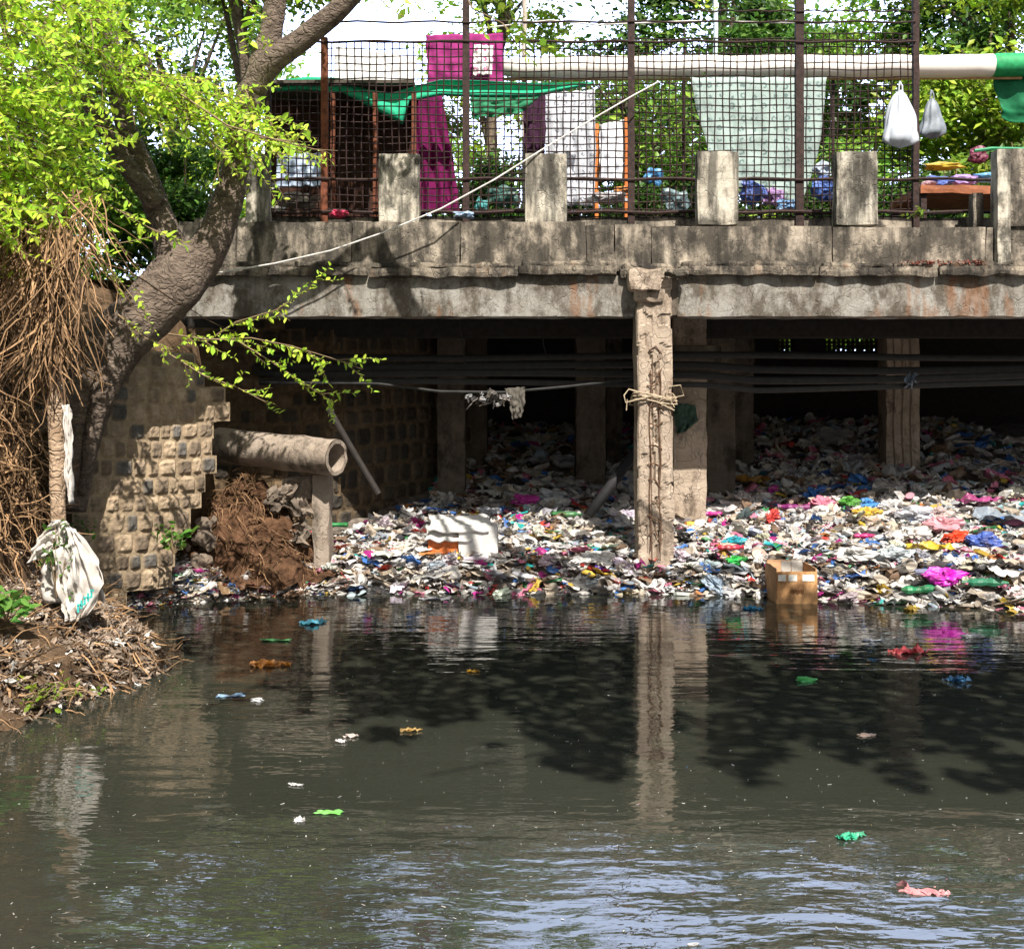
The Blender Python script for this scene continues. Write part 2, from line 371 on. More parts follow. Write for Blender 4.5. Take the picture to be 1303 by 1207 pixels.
# ledge, ragged front lip
mb = MB()
for (a_, b_, sd, dy, dz) in ((225, 470, 3, .075, 0), (470, 660, 4, .09, -.01), (660, 786, 5, .08, .01), (786, 862, 6, .07, -.02), (862, 1040, 7, .09, .005), (1040, 1190, 8, .08, -.006), (1190, 1520, 9, .095, 0)):
    mb.rbox((xx(a_) + .004, YB - dy, zz(352) + dz), (xx(b_) - .004, YB + .12, zz(340) + dz), .035, .014, .02, sd=sd * 3.3, ns=7)
    mb.rbox((xx(a_) + .03, YB - dy * .55, zz(341) + dz), (xx(b_) - .03, YB + .1, zz(333) + dz), .04, .016, .015, sd=sd * 5.1, ns=9)
mb.build('ledge', M['ledge'], br)
# parapet wall in cast blocks
cuts = [226, 300, 447, 585, 746, 782, 829, 1060, 1256, 1266]
mb = MB()
for i in range(len(cuts) - 1):
    a_, b_ = cuts[i], cuts[i + 1]; k = random.uniform(-.008, .008)
    top = 281 + random.uniform(-.6, .8) if not (746 <= a_ < 829) else 286 + random.uniform(-2, 2)
    if a_ < 447: top = 281.5
    if a_ >= 829: top = 285 + (b_ - 829) * .008
    mb.rbox((xx(a_) + .0015, YB + .02 + k, zz(345)), (xx(b_) - .0015, YB + .2, zz(top)), .06, .007, .012, sd=i * 2.7)
mb.rbox((xx(1285), YB + .03, zz(345)), (xx(1520), YB + .2, zz(287)), .08, .007, .012, sd=31)
mb.build('parapet_wall', M['parapet'], br)
for i, (a_, b_, t_) in enumerate(((310, 340, 193), (480, 533, 193), (668, 722, 193), (888, 942, 190), (1066, 1120, 190))):
    mb = MB(); mb.rbox((xx(a_), YB + .05, zz(285)), (xx(b_), YB + .19, zz(t_)), .045, .006, .018, sd=i * 7.7)
    mb.build('guard_post', M['post'], br)
mb = MB(); mb.rbox((xx(1283), YB + .0, zz(288)), (xx(1345), YB + .19, zz(189)), .05, .006, .015, sd=71); mb.build('guard_post', M['parapet'], br)
mb = MB(); mb.rbox((xx(1267), YB - .04, zz(343)), (xx(1284), YB + .12, zz(190)), .05, .004, .008, sd=81); tag(mb.build('guard_post', M['post'], br), label='tall slim pale concrete post')
mb = MB(); mb.rbox((xx(1252), YB + .24, zz(286)), (xx(1266), YB + .36, zz(238)), .05, .004, .01, sd=83); mb.build('guard_post', M['parapet'], br)
# front pier with eroded flutes
fy = YB - .08
x0, x1 = xx(811, fy), xx(857, fy)
nu, nv = 60, 170; G = np.zeros((nu + 1, nv + 1, 3))
zb, zt = .1, zz(350)
for i in range(nu + 1):
    for j in range(nv + 1):
        a_ = 2 * math.pi * i / nu; v = j / nv; z = zb + v * (zt - zb)
        ca, sa = math.cos(a_), math.sin(a_); k = 1 / max(abs(ca), abs(sa)) ; k = min(k, 1.33)
        lean = .02 * (v - .5)
        x = (x0 + x1) / 2 + ca * k * (x1 - x0) / 2 * (1 - .02 * v) - lean; y = fy + .17 + sa * k * .17
        pv = Vector((x * 3, y * 3, z * 1.2))
        d = .018 * mn.noise(pv * 2) + .010 * mn.noise(Vector((x * 22, y * 22, z * 4)))
        if sa < -.3:     # front: long cracks with exposed bars
            u = (x - x0) / (x1 - x0)
            for cu, w_ in ((.36, .035), (.62, .03), (.5, .02)):
                wob = .05 * mn.noise(Vector((z * 2.5, cu * 9, 0)))
                if abs(u - cu - wob) < w_ and v < .72 + .1 * mn.noise(Vector((cu * 40, 0, 0))): d -= .03
            cell = mn.noise(Vector((u * 3.5, z * 7, 5)))
            if cell > .25: d -= .018
        x += ca * d; y += sa * d
        G[i, j] = (x, y, z)
pr_ = MB().grid(G).build('pier', M['pier'], br)
mb = MB()
for k in range(11):   # exposed hoops
    z = .5 + k * .17 + random.uniform(-.03, .03); xa = x0 + .1 + random.uniform(-.02, .03); xb = xa + .12
    mb.tube([(xa, fy - .012, z), ((xa + xb) / 2, fy - .018, z + random.uniform(-.05, .05)), (xb, fy - .01, z + random.uniform(-.1, .1))], .006, 5)
for xa in (x0 + .12, x0 + .21):
    mb.tube([(xa + .01 * math.sin(q * 1.3), fy - .008, .35 + q * .14) for q in range(13)], .006, 5)
o = mb.build('rebar', plain('brown_rebar', (.13, .075, .05), .9, .1), br); 
mb = MB(); mb.rbox((xx(797), YB - .2, zz(372)), (xx(838), YB + .0, zz(346)), .03, .02, .02, sd=12, ns=8)
mb.rbox((xx(806), YB - .13, zz(386)), (xx(843), YB + .0, zz(369)), .03, .02, .02, sd=15, ns=8)
mb.build('corbel', M['pier'], br)
mb = MB(); mb.rbox((xx(838), YB - .05, zz(403)), (xx(862), YB + .2, zz(352)), .04, .01, .01, sd=18); mb.build('joint_block', M['pierdark'], br)
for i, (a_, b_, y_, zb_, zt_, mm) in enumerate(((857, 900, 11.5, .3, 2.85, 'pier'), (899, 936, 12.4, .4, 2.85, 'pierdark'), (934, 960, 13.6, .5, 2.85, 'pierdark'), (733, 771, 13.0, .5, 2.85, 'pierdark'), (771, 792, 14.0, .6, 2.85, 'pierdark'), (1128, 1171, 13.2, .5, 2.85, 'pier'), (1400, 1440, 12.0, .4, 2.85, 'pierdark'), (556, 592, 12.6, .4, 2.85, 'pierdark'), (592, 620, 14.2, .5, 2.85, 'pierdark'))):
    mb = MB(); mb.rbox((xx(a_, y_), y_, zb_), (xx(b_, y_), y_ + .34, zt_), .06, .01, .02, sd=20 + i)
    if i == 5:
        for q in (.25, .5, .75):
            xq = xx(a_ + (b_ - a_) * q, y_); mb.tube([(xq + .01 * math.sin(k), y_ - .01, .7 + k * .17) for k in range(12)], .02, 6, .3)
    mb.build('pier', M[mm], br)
mb = MB(); mb.rbox((xx(857, 11.4), 11.32, zz(478, 11.4)), (xx(916, 11.4), 11.5, zz(440, 11.4)), .04, .01, .02, sd=41); mb.build('bracket', M['pierdark'], br)
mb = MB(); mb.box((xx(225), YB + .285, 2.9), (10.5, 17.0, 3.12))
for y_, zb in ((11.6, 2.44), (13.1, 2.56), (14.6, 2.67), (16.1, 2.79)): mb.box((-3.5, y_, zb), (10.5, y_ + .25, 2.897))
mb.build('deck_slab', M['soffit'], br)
mb = MB(); mb.rbox((xx(225), YB + .55, 3.1), (10.4, YB + .75, zz(277, YB + .6)), .1, .008, .02, sd=55); mb.build('kerb', M['parapet'], br)
# far retaining wall with slot, added and coloured dark to darken the underside
fw = thing('retaining_wall', 'dark wall added to close the far side under the bridge, daylight slot at top', 'wall', (2, 17.1, 0))
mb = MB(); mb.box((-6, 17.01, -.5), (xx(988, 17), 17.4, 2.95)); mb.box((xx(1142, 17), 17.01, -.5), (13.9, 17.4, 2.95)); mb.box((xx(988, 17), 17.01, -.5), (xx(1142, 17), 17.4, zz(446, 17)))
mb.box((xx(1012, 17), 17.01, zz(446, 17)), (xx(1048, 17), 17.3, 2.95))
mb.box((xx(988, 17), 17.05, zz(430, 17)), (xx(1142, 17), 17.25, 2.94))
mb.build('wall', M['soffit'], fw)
mb = MB()
for k in range(26):
    xq = xx(990 + k * 6, 17); mb.box((xq, 17.1, zz(446, 17)), (xq + .046, 17.12, zz(431, 17)))
for q in (436, 441): mb.box((xx(988, 17), 17.13, zz(q, 17)), (xx(1142, 17), 17.15, zz(q, 17) + .03))
mb.build('grille', M['rust'], fw)
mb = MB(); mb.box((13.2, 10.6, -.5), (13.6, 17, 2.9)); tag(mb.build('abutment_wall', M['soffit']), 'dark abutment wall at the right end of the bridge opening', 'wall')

# ---------------------------------------------------------------- masonry walls
def masonry(name, A, B, poly, label, cell=.155, tint=(1, 1, 1), thick=.35, sd=0, curve=0, sand=(.50, .37, .25), mort=(.50, .37, .24)):
    """stones on a vertical plane from A to B (plan points); poly in (s, z)"""
    A = Vector(A); B = Vector(B); L = (B - A).length; d = (B - A) / L; nrm = Vector((d.y, -d.x))
    if nrm.y > 0: nrm = -nrm
    def inside(s_, z_):
        c = False; j = len(poly) - 1
        for i in range(len(poly)):
            xi, yi = poly[i]; xj, yj = poly[j]
            if (yi > z_) != (yj > z_) and s_ < (xj - xi) * (z_ - yi) / (yj - yi) + xi: c = not c
            j = i
        return c
    def W(s_, z_, o):
        o += curve * math.sin(math.pi * min(1, max(0, s_ / L)))
        return (A.x + d.x * s_ + nrm.x * o, A.y + d.y * s_ + nrm.y * o, z_)
    mb = MB(); rnd = random.Random(sd)
    smax = max(p_[0] for p_ in poly); zmin = min(p_[1] for p_ in poly); zmax = max(p_[1] for p_ in poly)
    row = 0; z_ = zmin
    while z_ < zmax:
        ch = cell * rnd.uniform(.92, 1.25); s_ = -rnd.uniform(0, cell); 
        while s_ < smax:
            cw = cell * rnd.uniform(.68, 1.3); cs, cz = s_ + cw / 2, z_ + ch / 2 + .03 * math.sin(cs_ * 3 if False else s_ * 2.2 + sd)
            if inside(cs, cz):
                # mortar backing block
                q = [W(cs - cw / 2 - .004, cz - ch / 2 - .004, 0), W(cs + cw / 2 + .004, cz - ch / 2 - .004, 0), W(cs + cw / 2 + .004, cz + ch / 2 + .004, 0), W(cs - cw / 2 - .004, cz + ch / 2 + .004, 0)]
                bk = [W(cs - cw / 2, cz - ch / 2, -thick), W(cs + cw / 2, cz - ch / 2, -thick), W(cs + cw / 2, cz + ch / 2, -thick), W(cs - cw / 2, cz + ch / 2, -thick)]
                kk = rnd.uniform(.85, 1.1); mc = tuple(mort[i] * tint[i] * kk for i in range(3))
                mb.add(q + bk, [(0, 1, 2, 3), (7, 6, 5, 4), (0, 4, 5, 1), (1, 5, 6, 2), (2, 6, 7, 3), (3, 7, 4, 0)], mc)
                n_ = 5; hw, hh = cw * .485, ch * .485; pts = np.zeros((n_ + 1, n_ + 1, 3))
                dep = rnd.uniform(.008, .026); off = rnd.random() * 50; jx = rnd.uniform(-.006, .006)
                cc = np.zeros(((n_ + 1) ** 2, 3))
                if rnd.random() < .16: base = (.19, .17, .15)
                elif rnd.random() < .3: base = (.28, .21, .15)
                else: base = sand
                kk = rnd.uniform(.7, 1.15)
                for i in range(n_ + 1):
                    for j in range(n_ + 1):
                        u, v = i / n_ * 2 - 1, j / n_ * 2 - 1
                        e = max(abs(u), abs(v)); rr = 1 + .07 * mn.noise(Vector((u * 1.5, v * 1.5, off + 3)))
                        cr = 1 - .14 * (abs(u) * abs(v)) ** 2
                        oo = dep * (1 - e ** 4) + .016 * mn.noise(Vector((u * 1.7 + off, v * 1.7, off)))
                        pts[i, j] = W(cs + jx + u * hw * cr * rr, cz + v * hh * cr * rr, .004 + oo if e < .99 else -.003)
                        ed = min(1, max(0, (e - .62) / .3)); ed = ed * rnd.uniform(.7, 1)
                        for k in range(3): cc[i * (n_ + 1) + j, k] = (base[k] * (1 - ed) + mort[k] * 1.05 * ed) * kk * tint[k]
                if (Vector(pts[1, 0]) - Vector(pts[0, 0])).cross(Vector(pts[0, 1]) - Vector(pts[0, 0])).xy.dot(nrm) < 0: pts = pts[::-1]
                mb.grid(pts, cc)
            s_ += cw
        z_ += ch; row += 1
    o = mb.build(name, M['stone']); return tag(o, label, 'wall')
# front curved wing wall: plan from A to B ; polygon from the photo
A = (xx(92, 8.75), 8.75); Bp = (xx(292, 9.95), 9.95)
def to_sz(px, py):
    # intersect pixel ray with vertical plane AB
    ax, ay = A; bx, by = Bp; k = (px - CX) / F
    t_ = (k * ay - ax) / ((bx - ax) - k * (by - ay)); Y = ay + t_ * (by - ay)
    return t_ * math.hypot(bx - ax, by - ay), CZ + (HY - py) / F * Y
poly = [to_sz(*q) for q in ((88, 560), (150, 470), (180, 452), (240, 452), (262, 480), (292, 492), (292, 525), (275, 545), (268, 600), (262, 625), (245, 650), (242, 680), (215, 692), (212, 735), (140, 768), (88, 780))]
masonry('stone_wall', A, Bp, poly, 'sunlit stone block wing wall with a stepped broken edge, left of the brown earth mound', .14, (.92, .95, .99), sd=3, curve=.06)
A2, B2 = (xx(425, 11.6), 11.6), (xx(560, 13.1), 13.1)
masonry('stone_wall', A2, B2, [(-.1, .2), (2.35, .2), (2.35, 2.6), (-.1, 2.6)], 'shadowed stone abutment wall under the bridge behind the leaning dark pole', .2, (.35, .35, .35), sd=5, sand=(.26, .21, .16))  # low tint and sand colour put under-deck shade into the stone
A3, B3 = (-3.7, 11.5), (xx(425, 11.6), 11.62)
masonry('stone_wall', A3, B3, [(0, .2), (1.86, .2), (1.86, 2.6), (0, 2.6)], 'dark stone wall above the broken concrete pipe, just under the girder', .17, (.35, .33, .3), sd=9)  # low tint darkens the stone in place of the deck's shade

# concrete pipe, post and mound
o = thing('drain_pipe', 'broken stub of concrete drain pipe sticking out over the brown earth mound', 'pipe', P(350, 577, 10.2))
pa, pb = P(278, 566, 10.55), P(428, 582, 9.95)
mb = MB(); pts = [pa + (pb - pa) * (k / 14) for k in range(15)]; mb.tube(pts, [.165] * 15, 40, .09, 3, cap=False)
dd = (pb - pa).normalized(); mb.tube([pb, pb - dd * .25], [.135, .135], 40, .05, 4, cap=False)
ring = []
mb2 = MB()
mb.build('pipe_wall', M['pipeconc'], o, smooth=True)
RG = np.zeros((41, 4, 3)); sx2 = dd.cross(Vector((0, 0, 1))).normalized(); sy2 = dd.cross(sx2)
for i in range(41):
    for j in range(4):
        a_ = i / 40 * 6.2832; rr = .128 + .012 * j; q = pb + (sx2 * math.cos(a_) + sy2 * math.sin(a_)) * rr + dd * (.004 + .014 * mn.noise(Vector((math.cos(a_) * 2, math.sin(a_) * 2, 1)))); RG[i, j] = tuple(q)
mb2.grid(RG); mb2.build('pipe_rim', M['pipeconc'], o)
mb = MB(); mb.rbox((xx(398, 10.15), 10.1, .2), (xx(420, 10.15), 10.35, zz(603, 10.1)), .04, .012, .02, sd=4); mb.rbox((xx(360, 10.2), 10.2, zz(640, 10.2)), (xx(400, 10.2), 10.4, zz(606, 10.2)), .03, .03, .03, sd=8, ns=9)
tag(mb.build('concrete_stump', M['pipeconc']), 'broken concrete stub standing under the open end of the drain pipe', 'concrete block')
# mound
G = np.zeros((70, 50, 3))
for i in range(70):
    for j in range(50):
        a_ = i / 69 * 2 * math.pi; r_ = j / 49
        x = xx(312, 10.35) + math.cos(a_) * r_ * .92; y = 10.4 + math.sin(a_) * r_ * .72
        z = .10 + .92 * (1 - r_ ** 1.25) ; v = Vector((x, y, z)); n_ = mn.noise_vector(v * 4) * .13 + mn.noise_vector(v * 11) * .07
        G[i, j] = tuple(v + n_)
m_mound = plain('brown_soil', (.08, .043, .025), .95, .1, .7, 14, 1)
tag(MB().grid(G).build('soil_mound', m_mound), kind='structure')

# roots on mound and bank
def strands(mb, starts, dirs, lens, rad, cols, grav=.3, wob=.25, seg=6, n=3):
    for s0, d0, L, r_, c_ in zip(starts, dirs, lens, rad, cols):
        p_ = Vector(s0); d = Vector(d0).normalized(); pts = [p_.copy()]
        for k in range(seg):
            d = (d + Vector((random.gauss(0, wob), random.gauss(0, wob), random.gauss(0, wob) - grav))).normalized()
            p_ = p_ + d * (L / seg); pts.append(p_.copy())
        mb.tube(pts, [r_ * (1 - .75 * k / seg) for k in range(seg + 1)], n, col=c_, cap=False)
def tan_(): 
    k = random.uniform(.3, 1.1); return (.50 * k, .31 * k, .17 * k) if random.random() < .7 else (.16 * k, .10 * k, .06 * k)
mb = MB(); n = 900; st, di, le, ra, co = [], [], [], [], []
for _ in range(n):
    a_ = random.uniform(0, 6.28); r_ = random.random() ** .6
    x = xx(312, 10.35) + math.cos(a_) * r_ * .85; y = 10.4 + math.sin(a_) * r_ * .66 
    if y > 10.6: continue
    z = .14 + .92 * (1 - r_ ** 1.25)
    st.append((x, y - .03, z + .03)); di.append((random.gauss(.3, .8), random.gauss(-.4, .4), random.uniform(-.5, .5))); le.append(random.uniform(.08, .3)); ra.append(random.uniform(.002, .008))
    k = random.uniform(.2, 1); co.append((.34 * k, .20 * k, .11 * k))
strands(mb, st, di, le, ra, co, .25)
tag(mb.build('mound_roots', M['root']), 'tangle of thin brown roots over the soil mound below the drain pipe', 'roots', kind='stuff')
mb = MB(); st, di, le, ra, co = [], [], [], [], []
for _ in range(1300):      # low bank mat
    Y = random.uniform(5.0, 8.9); x = float(shoreX(Y)) - random.random() ** 1.3 * .95 + .03
    z = float(bankh(x, Y)) + .03
    st.append((x, Y, z)); di.append((random.gauss(.5, .6), random.gauss(-.25, .6), random.gauss(.05, .3))); le.append(random.uniform(.06, .3)); ra.append(random.uniform(.002, .009)); co.append(tan_())
strands(mb, st, di, le, ra, co, .12)
st, di, le, ra, co = [], [], [], [], []
for _ in range(1250):      # hanging from the cliff face
    Y = random.uniform(6.7, 8.6); z = random.uniform(.7, 3.2)
    x = float(cliffX(Y)) - .45 * (z / 3.3) + random.uniform(-.02, .16)
    st.append((x + .03, Y, z)); di.append((random.gauss(.35, .5), random.gauss(-.2, .5), random.gauss(-.6, .4))); le.append(random.uniform(.12, .6)); ra.append(random.uniform(.003, .011)); co.append(tan_())
strands(mb, st, di, le, ra, co, .16, .42, 7)
tag(mb.build('dry_roots', M['root']), 'mass of dry tan roots hanging over and matting the left bank', 'roots', kind='stuff')
# dead leaves / shreds on bank
SH = []
def sheet_template(sd, n=6, crumple=.22, aspect=1.0):
    r_ = random.Random(sd); o = Vector((r_.uniform(0, 99), r_.uniform(0, 99), r_.uniform(0, 99))); pts = np.zeros((n + 1, n + 1, 3))
    for i in range(n + 1):
        for j in range(n + 1):
            u, v = i / n * 2 - 1, j / n * 2 - 1; a_ = math.atan2(v, u); rr = 1 + .35 * mn.noise(Vector((math.cos(a_) * 1.5, math.sin(a_) * 1.5, 0)) + o)
            q = Vector((u * rr, v * rr * aspect, 0)); z = crumple * 2.2 * (abs(mn.noise(q * 1.3 + o)) - .12) + crumple * .8 * mn.noise(q * 3.1 + o)
            q = q + mn.noise_vector(q * 2 + o) * .22
            pts[i, j] = (q.x * .5, q.y * .5, z)
    idx = np.arange((n + 1) ** 2).reshape(n + 1, n + 1)
    return pts.reshape(-1, 3), np.stack([idx[:-1, :-1], idx[1:, :-1], idx[1:, 1:], idx[:-1, 1:]], -1).reshape(-1, 4)
import bmesh
def ico(sub):
    bm = bmesh.new(); bmesh.ops.create_icosphere(bm, subdivisions=sub, radius=.5)
    v = np.array([tuple(q.co) for q in bm.verts]); f = np.array([[q.index for q in fc.verts] for fc in bm.faces]); bm.free(); return v, f
ICO2, ICO3, ICO4 = ico(2), ico(3), ico(4)
def bag_template(sd, base=None, flat=.5, fold=.28):
    v, f = base or ICO2; r_ = random.Random(sd); o = Vector((r_.uniform(0, 99), r_.uniform(0, 99), r_.uniform(0, 99))); out = []
    for q in v:
        q = Vector(q); k = 1 + fold * 1.5 * mn.noise(q * 2.6 + o) - fold * 1.2 * abs(mn.noise(q * 6 + o)) - .6 * fold * abs(mn.noise(q * 14 + o))
        q = q * k; out.append((q.x, q.y * .8, q.z * flat))
    return np.array(out), f
def chip_template(sd):       # flat tray / lid with a rim
    n = 10; r_ = random.Random(sd); V = [(0, 0, 0)]; asp = r_.uniform(.5, 1)
    for k in range(n):
        a_ = k / n * 6.283; V.append((math.cos(a_) * .42, math.sin(a_) * .42 * asp, .0))
    for k in range(n):
        a_ = k / n * 6.283; V.append((math.cos(a_) * .5, math.sin(a_) * .5 * asp, .12))
    for k in range(n):
        a_ = k / n * 6.283; V.append((math.cos(a_) * .47, math.sin(a_) * .47 * asp, -.03))
    F_ = [(0, 1 + k, 1 + (k + 1) % n, 1 + (k + 1) % n) for k in range(n)]
    F_ = [(1 + k, 1 + (k + 1) % n, 11 + (k + 1) % n, 11 + k) for k in range(n)] + [(11 + k, 11 + (k + 1) % n, 21 + (k + 1) % n, 21 + k) for k in range(n)]
    F_ += [(0, 1 + k, 1 + (k + 1) % n, 1 + (k + 2) % n) for k in range(0, n, 2)]
    return np.array(V, float), np.array(F_)
def lathe_template(prof, n=12):   # axis x, total length 1
    V = []; 
    for x, r_ in prof:
        for k in range(n): a_ = k / n * 6.283; V.append((x - .5, math.cos(a_) * r_, math.sin(a_) * r_))
    F_ = [(i * n + k, i * n + (k + 1) % n, (i + 1) * n + (k + 1) % n, (i + 1) * n + k) for i in range(len(prof) - 1) for k in range(n)]
    return np.array(V), np.array(F_)
BOTTLE = lathe_template([(0, .001), (0, .13), (.05, .15), (.35, .15), (.4, .135), (.45, .15), (.68, .15), (.82, .08), (.88, .055), (.9, .07), (1, .07), (1, .001)])
CUP = lathe_template([(0, .001), (.0, .24), (.96, .34), (1, .37), (.98, .33), (.04, .22), (.04, .001)])
def roll_template(sd):
    r_ = random.Random(sd); pr = [(0, .001)] + [(k / 9, .13 + .08 * r_.random() if 1 < k < 8 else .16 * r_.random() + .05) for k in range(10)] + [(1, .001)]
    v, f = lathe_template(pr, 8); v[:, 2] *= .6; v[:, 1] += .1 * np.sin(v[:, 0] * 5 + sd); return v, f
SHEETS = [sheet_template(k, 5, .10 + .02 * (k % 6), .45 + .05 * (k % 9)) for k in range(16)]
BAGS = [bag_template(k) for k in range(8)]
MISC = [chip_template(1), chip_template(2), (BOTTLE[0], BOTTLE[1]), (CUP[0], CUP[1])] + [roll_template(k) for k in range(4)]

mb = MB(); n = 4200
Y = rng.uniform(5.0, 8.9, n); X = shoreX(Y) - rng.random(n) ** 1.2 * 1.0 + .02; Z = bankh(X, Y) + .03
k = rng.uniform(.3, 1.2, (n, 1)); cols = np.array([.40, .31, .24]) * k; cols[rng.random(n) < .06] = (.7, .68, .65)
for i in range(6):
    s_ = slice(i, None, 6); mb.scatter(*SHEETS[i], np.stack([X, Y, Z], 1)[s_], rand_rot(len(X[s_]), .5), np.stack([rng.uniform(.03, .12, len(X[s_])), rng.uniform(.015, .05, len(X[s_])), rng.uniform(.04, .12, len(X[s_]))], 1), cols[s_])
tag(mb.build('dead_leaves', M['root']), 'dead brown leaves and dried shreds covering the low left bank', 'dead leaves', kind='stuff')

# ---------------------------------------------------------------- litter
PAL = {'white': ((.72, .70, .69), .56), 'cream': ((.60, .52, .43), .18), 'grey': ((.40, .41, .44), .10), 'brown': ((.24, .16, .11), .09),
       'pink': ((.72, .22, .36), .045), 'magenta': ((.50, .03, .28), .018), 'blue': ((.06, .20, .58), .034), 'pale blue': ((.40, .50, .60), .035),
       'yellow': ((.66, .46, .07), .026), 'green': ((.05, .28, .10), .013), 'red': ((.56, .06, .05), .018), 'orange': ((.6, .25, .08), .008), 'black': ((.04, .04, .045), .03), 'teal': ((.03, .42, .42), .01)}
pn = list(PAL); pw = np.array([PAL[k][1] for k in pn]); pw /= pw.sum(); pc = np.array([PAL[k][0] for k in pn])
def rcols(n):
    i = rng.choice(len(pn), n, p=pw); return pc[i] * rng.uniform(.75, 1.12, (n, 1))
LAND = lambda x, y: lith(x, y)
def litter_points(n, y0, y1, x0=-3.4, x1=6.6):
    Y = rng.uniform(y0, y1, n * 3); X = rng.uniform(x0, x1, n * 3)
    ok = (Y > Ye(X) - .03) & ~((X < -2.05 - (10.3 - np.minimum(Y, 10.3)) * 1.2) & (Y > 10.15)) & (X > np.interp(Y, [9, 10, 10.9, 12.6, 17], [-3.3, -3.2, -1.85, -.95, -.6]) ) & (X < Y * .50)
    X, Y = X[ok][:n], Y[ok][:n]; Z = np.array([lithn(a_, b_) for a_, b_ in zip(X, Y)]); return X, Y, Z
mb = MB()
def batch(n, y0, y1, smin, smax, tilt=.38):
    X, Y, Z = litter_points(n, y0, y1); n = len(X); C_ = rcols(n); kind = rng.random(n)
    Pp = np.stack([X, Y, Z + rng.uniform(-.01, .035, n)], 1); T = SHEETS + BAGS[:4] + MISC
    for i, (tv, tf) in enumerate(T):
        wgt = .80 / len(SHEETS) if i < len(SHEETS) else (.12 / 4 if i < len(SHEETS) + 4 else .08 / len(MISC))
        if i == 0: acc = 0
        s_ = (kind >= acc) & (kind < acc + wgt); acc += wgt; k = s_.sum()
        if k == 0: continue
        sz = smin + (smax - smin) * rng.random(k) ** 2.2
        mb.scatter(tv, tf, Pp[s_], rand_rot(k, tilt), np.stack([sz, sz * rng.uniform(.5, 1, k), sz * rng.uniform(.6, 1.2, k)], 1), C_[s_])
batch(7000, 8.9, 11.6, .06, .24, .3)
batch(2400, 11.4, 13.6, .1, .3)
batch(1500, 13.4, 17, .12, .34)
n = 1500; X = rng.uniform(-3.6, -1.7, n); Y = Ye(X) + rng.uniform(-.1, .6, n) * (1 - .5 * rng.random(n)); Z = np.array([lithn(a_, b_) for a_, b_ in zip(X, Y)])
for i in range(12):
    q = slice(i, None, 12); k = len(X[q]); mb.scatter(*SHEETS[i], np.stack([X, Y, Z + .01], 1)[q], rand_rot(k, .3), np.stack([rng.uniform(.05, .17, k), rng.uniform(.04, .12, k), rng.uniform(.05, .12, k)], 1), rcols(k) * np.where(rng.random((k, 1)) < .35, .3, .9))
tag(mb.build('small_litter', M['litter']), 'carpet of small plastic scraps, wrappers and bags washed up under the bridge', 'litter', kind='stuff')

# single pieces
items = []
def zone(px, py):
    if px < 400: h_ = 'below the earth mound'
    elif px < 535: h_ = 'left of the crate'
    elif px < 650: h_ = 'around the crate'
    elif px < 805: h_ = 'left of the front pier'
    elif px < 960: h_ = 'right of the front pier'
    elif px < 1060: h_ = 'around the cardboard box'
    elif px < 1180: h_ = 'right of the cardboard box'
    else: h_ = 'at the far right'
    v_ = "at the water's edge" if py > 728 else ('in the sun' if py > 664 else ('in the shade' if py > 610 else 'deep in the dark'))
    return h_, v_
NAMES = {'scrap': ('wrapper', 'crumpled', 'wrapper'), 'bag': ('plastic_bag', 'crumpled', 'plastic bag'), 'sheet': ('plastic_sheet', 'creased', 'plastic sheet'), 'roll': ('wrapper', 'twisted', 'wrapper'),
         'bottle': ('plastic_bottle', 'lying', 'plastic bottle'), 'cup': ('plastic_cup', 'tipped', 'plastic cup'), 'tray': ('foam_tray', 'shallow', 'foam tray')}
cnt = [0]
def piece(kind, x, y, z, size, colr, label=None, asp=None, name=None, tilt=.3, cname=None, yaw=None, fold=.5, zs=1):
    cnt[0] += 1; k = cnt[0]
    if kind == 'bag': tv, tf = bag_template(k + 100, ICO4, .5, fold)
    elif kind == 'sheet': tv, tf = sheet_template(k + 100, 10, .2, .7)
    elif kind == 'roll': tv, tf = roll_template(k + 100)
    elif kind == 'bottle': tv, tf = BOTTLE
    elif kind == 'cup': tv, tf = CUP
    elif kind == 'scrap':
        vs, fs, o_ = [], [], 0
        for q in range(4):
            v_, f_ = sheet_template(k * 5 + q, 7, .3, .8); v_ = v_ * random.uniform(.35, .75); an = random.uniform(0, 6.28); v_ = v_ @ np.array([[math.cos(an), math.sin(an), 0], [-math.sin(an), math.cos(an), 0], [0, 0, 1]]); v_ = v_ + np.array([random.uniform(-.32, .32), random.uniform(-.22, .22), .02])
            vs.append(v_); fs.append(f_ + o_); o_ += len(v_)
        tv, tf = np.concatenate(vs), np.concatenate(fs)
    else: tv, tf = chip_template(k)
    Rm = rand_rot(1, tilt)
    if yaw is not None: c_, s_ = math.cos(yaw), math.sin(yaw); Rm = np.array([[[c_, -s_, 0], [s_, c_, 0], [0, 0, 1]]])
    mb = MB(); a_ = asp or random.uniform(.6, 1)
    mb.scatter(tv, tf, np.array([[x, y, z]]), Rm, np.array([[size, size * a_, size * zs * (.9 if kind != 'sheet' else .6)]]), np.array([colr]))
    nm, adj, word = NAMES[kind]
    o = mb.build(name or nm, M['litter'], smooth=(kind in ('bottle', 'cup')))
    o['category'] = word
    if label: o['label'] = label
    items.append([o, kind, cname, x, y, z, label])
    return o
W_, CR = (.74, .73, .72), (.7, .62, .52)
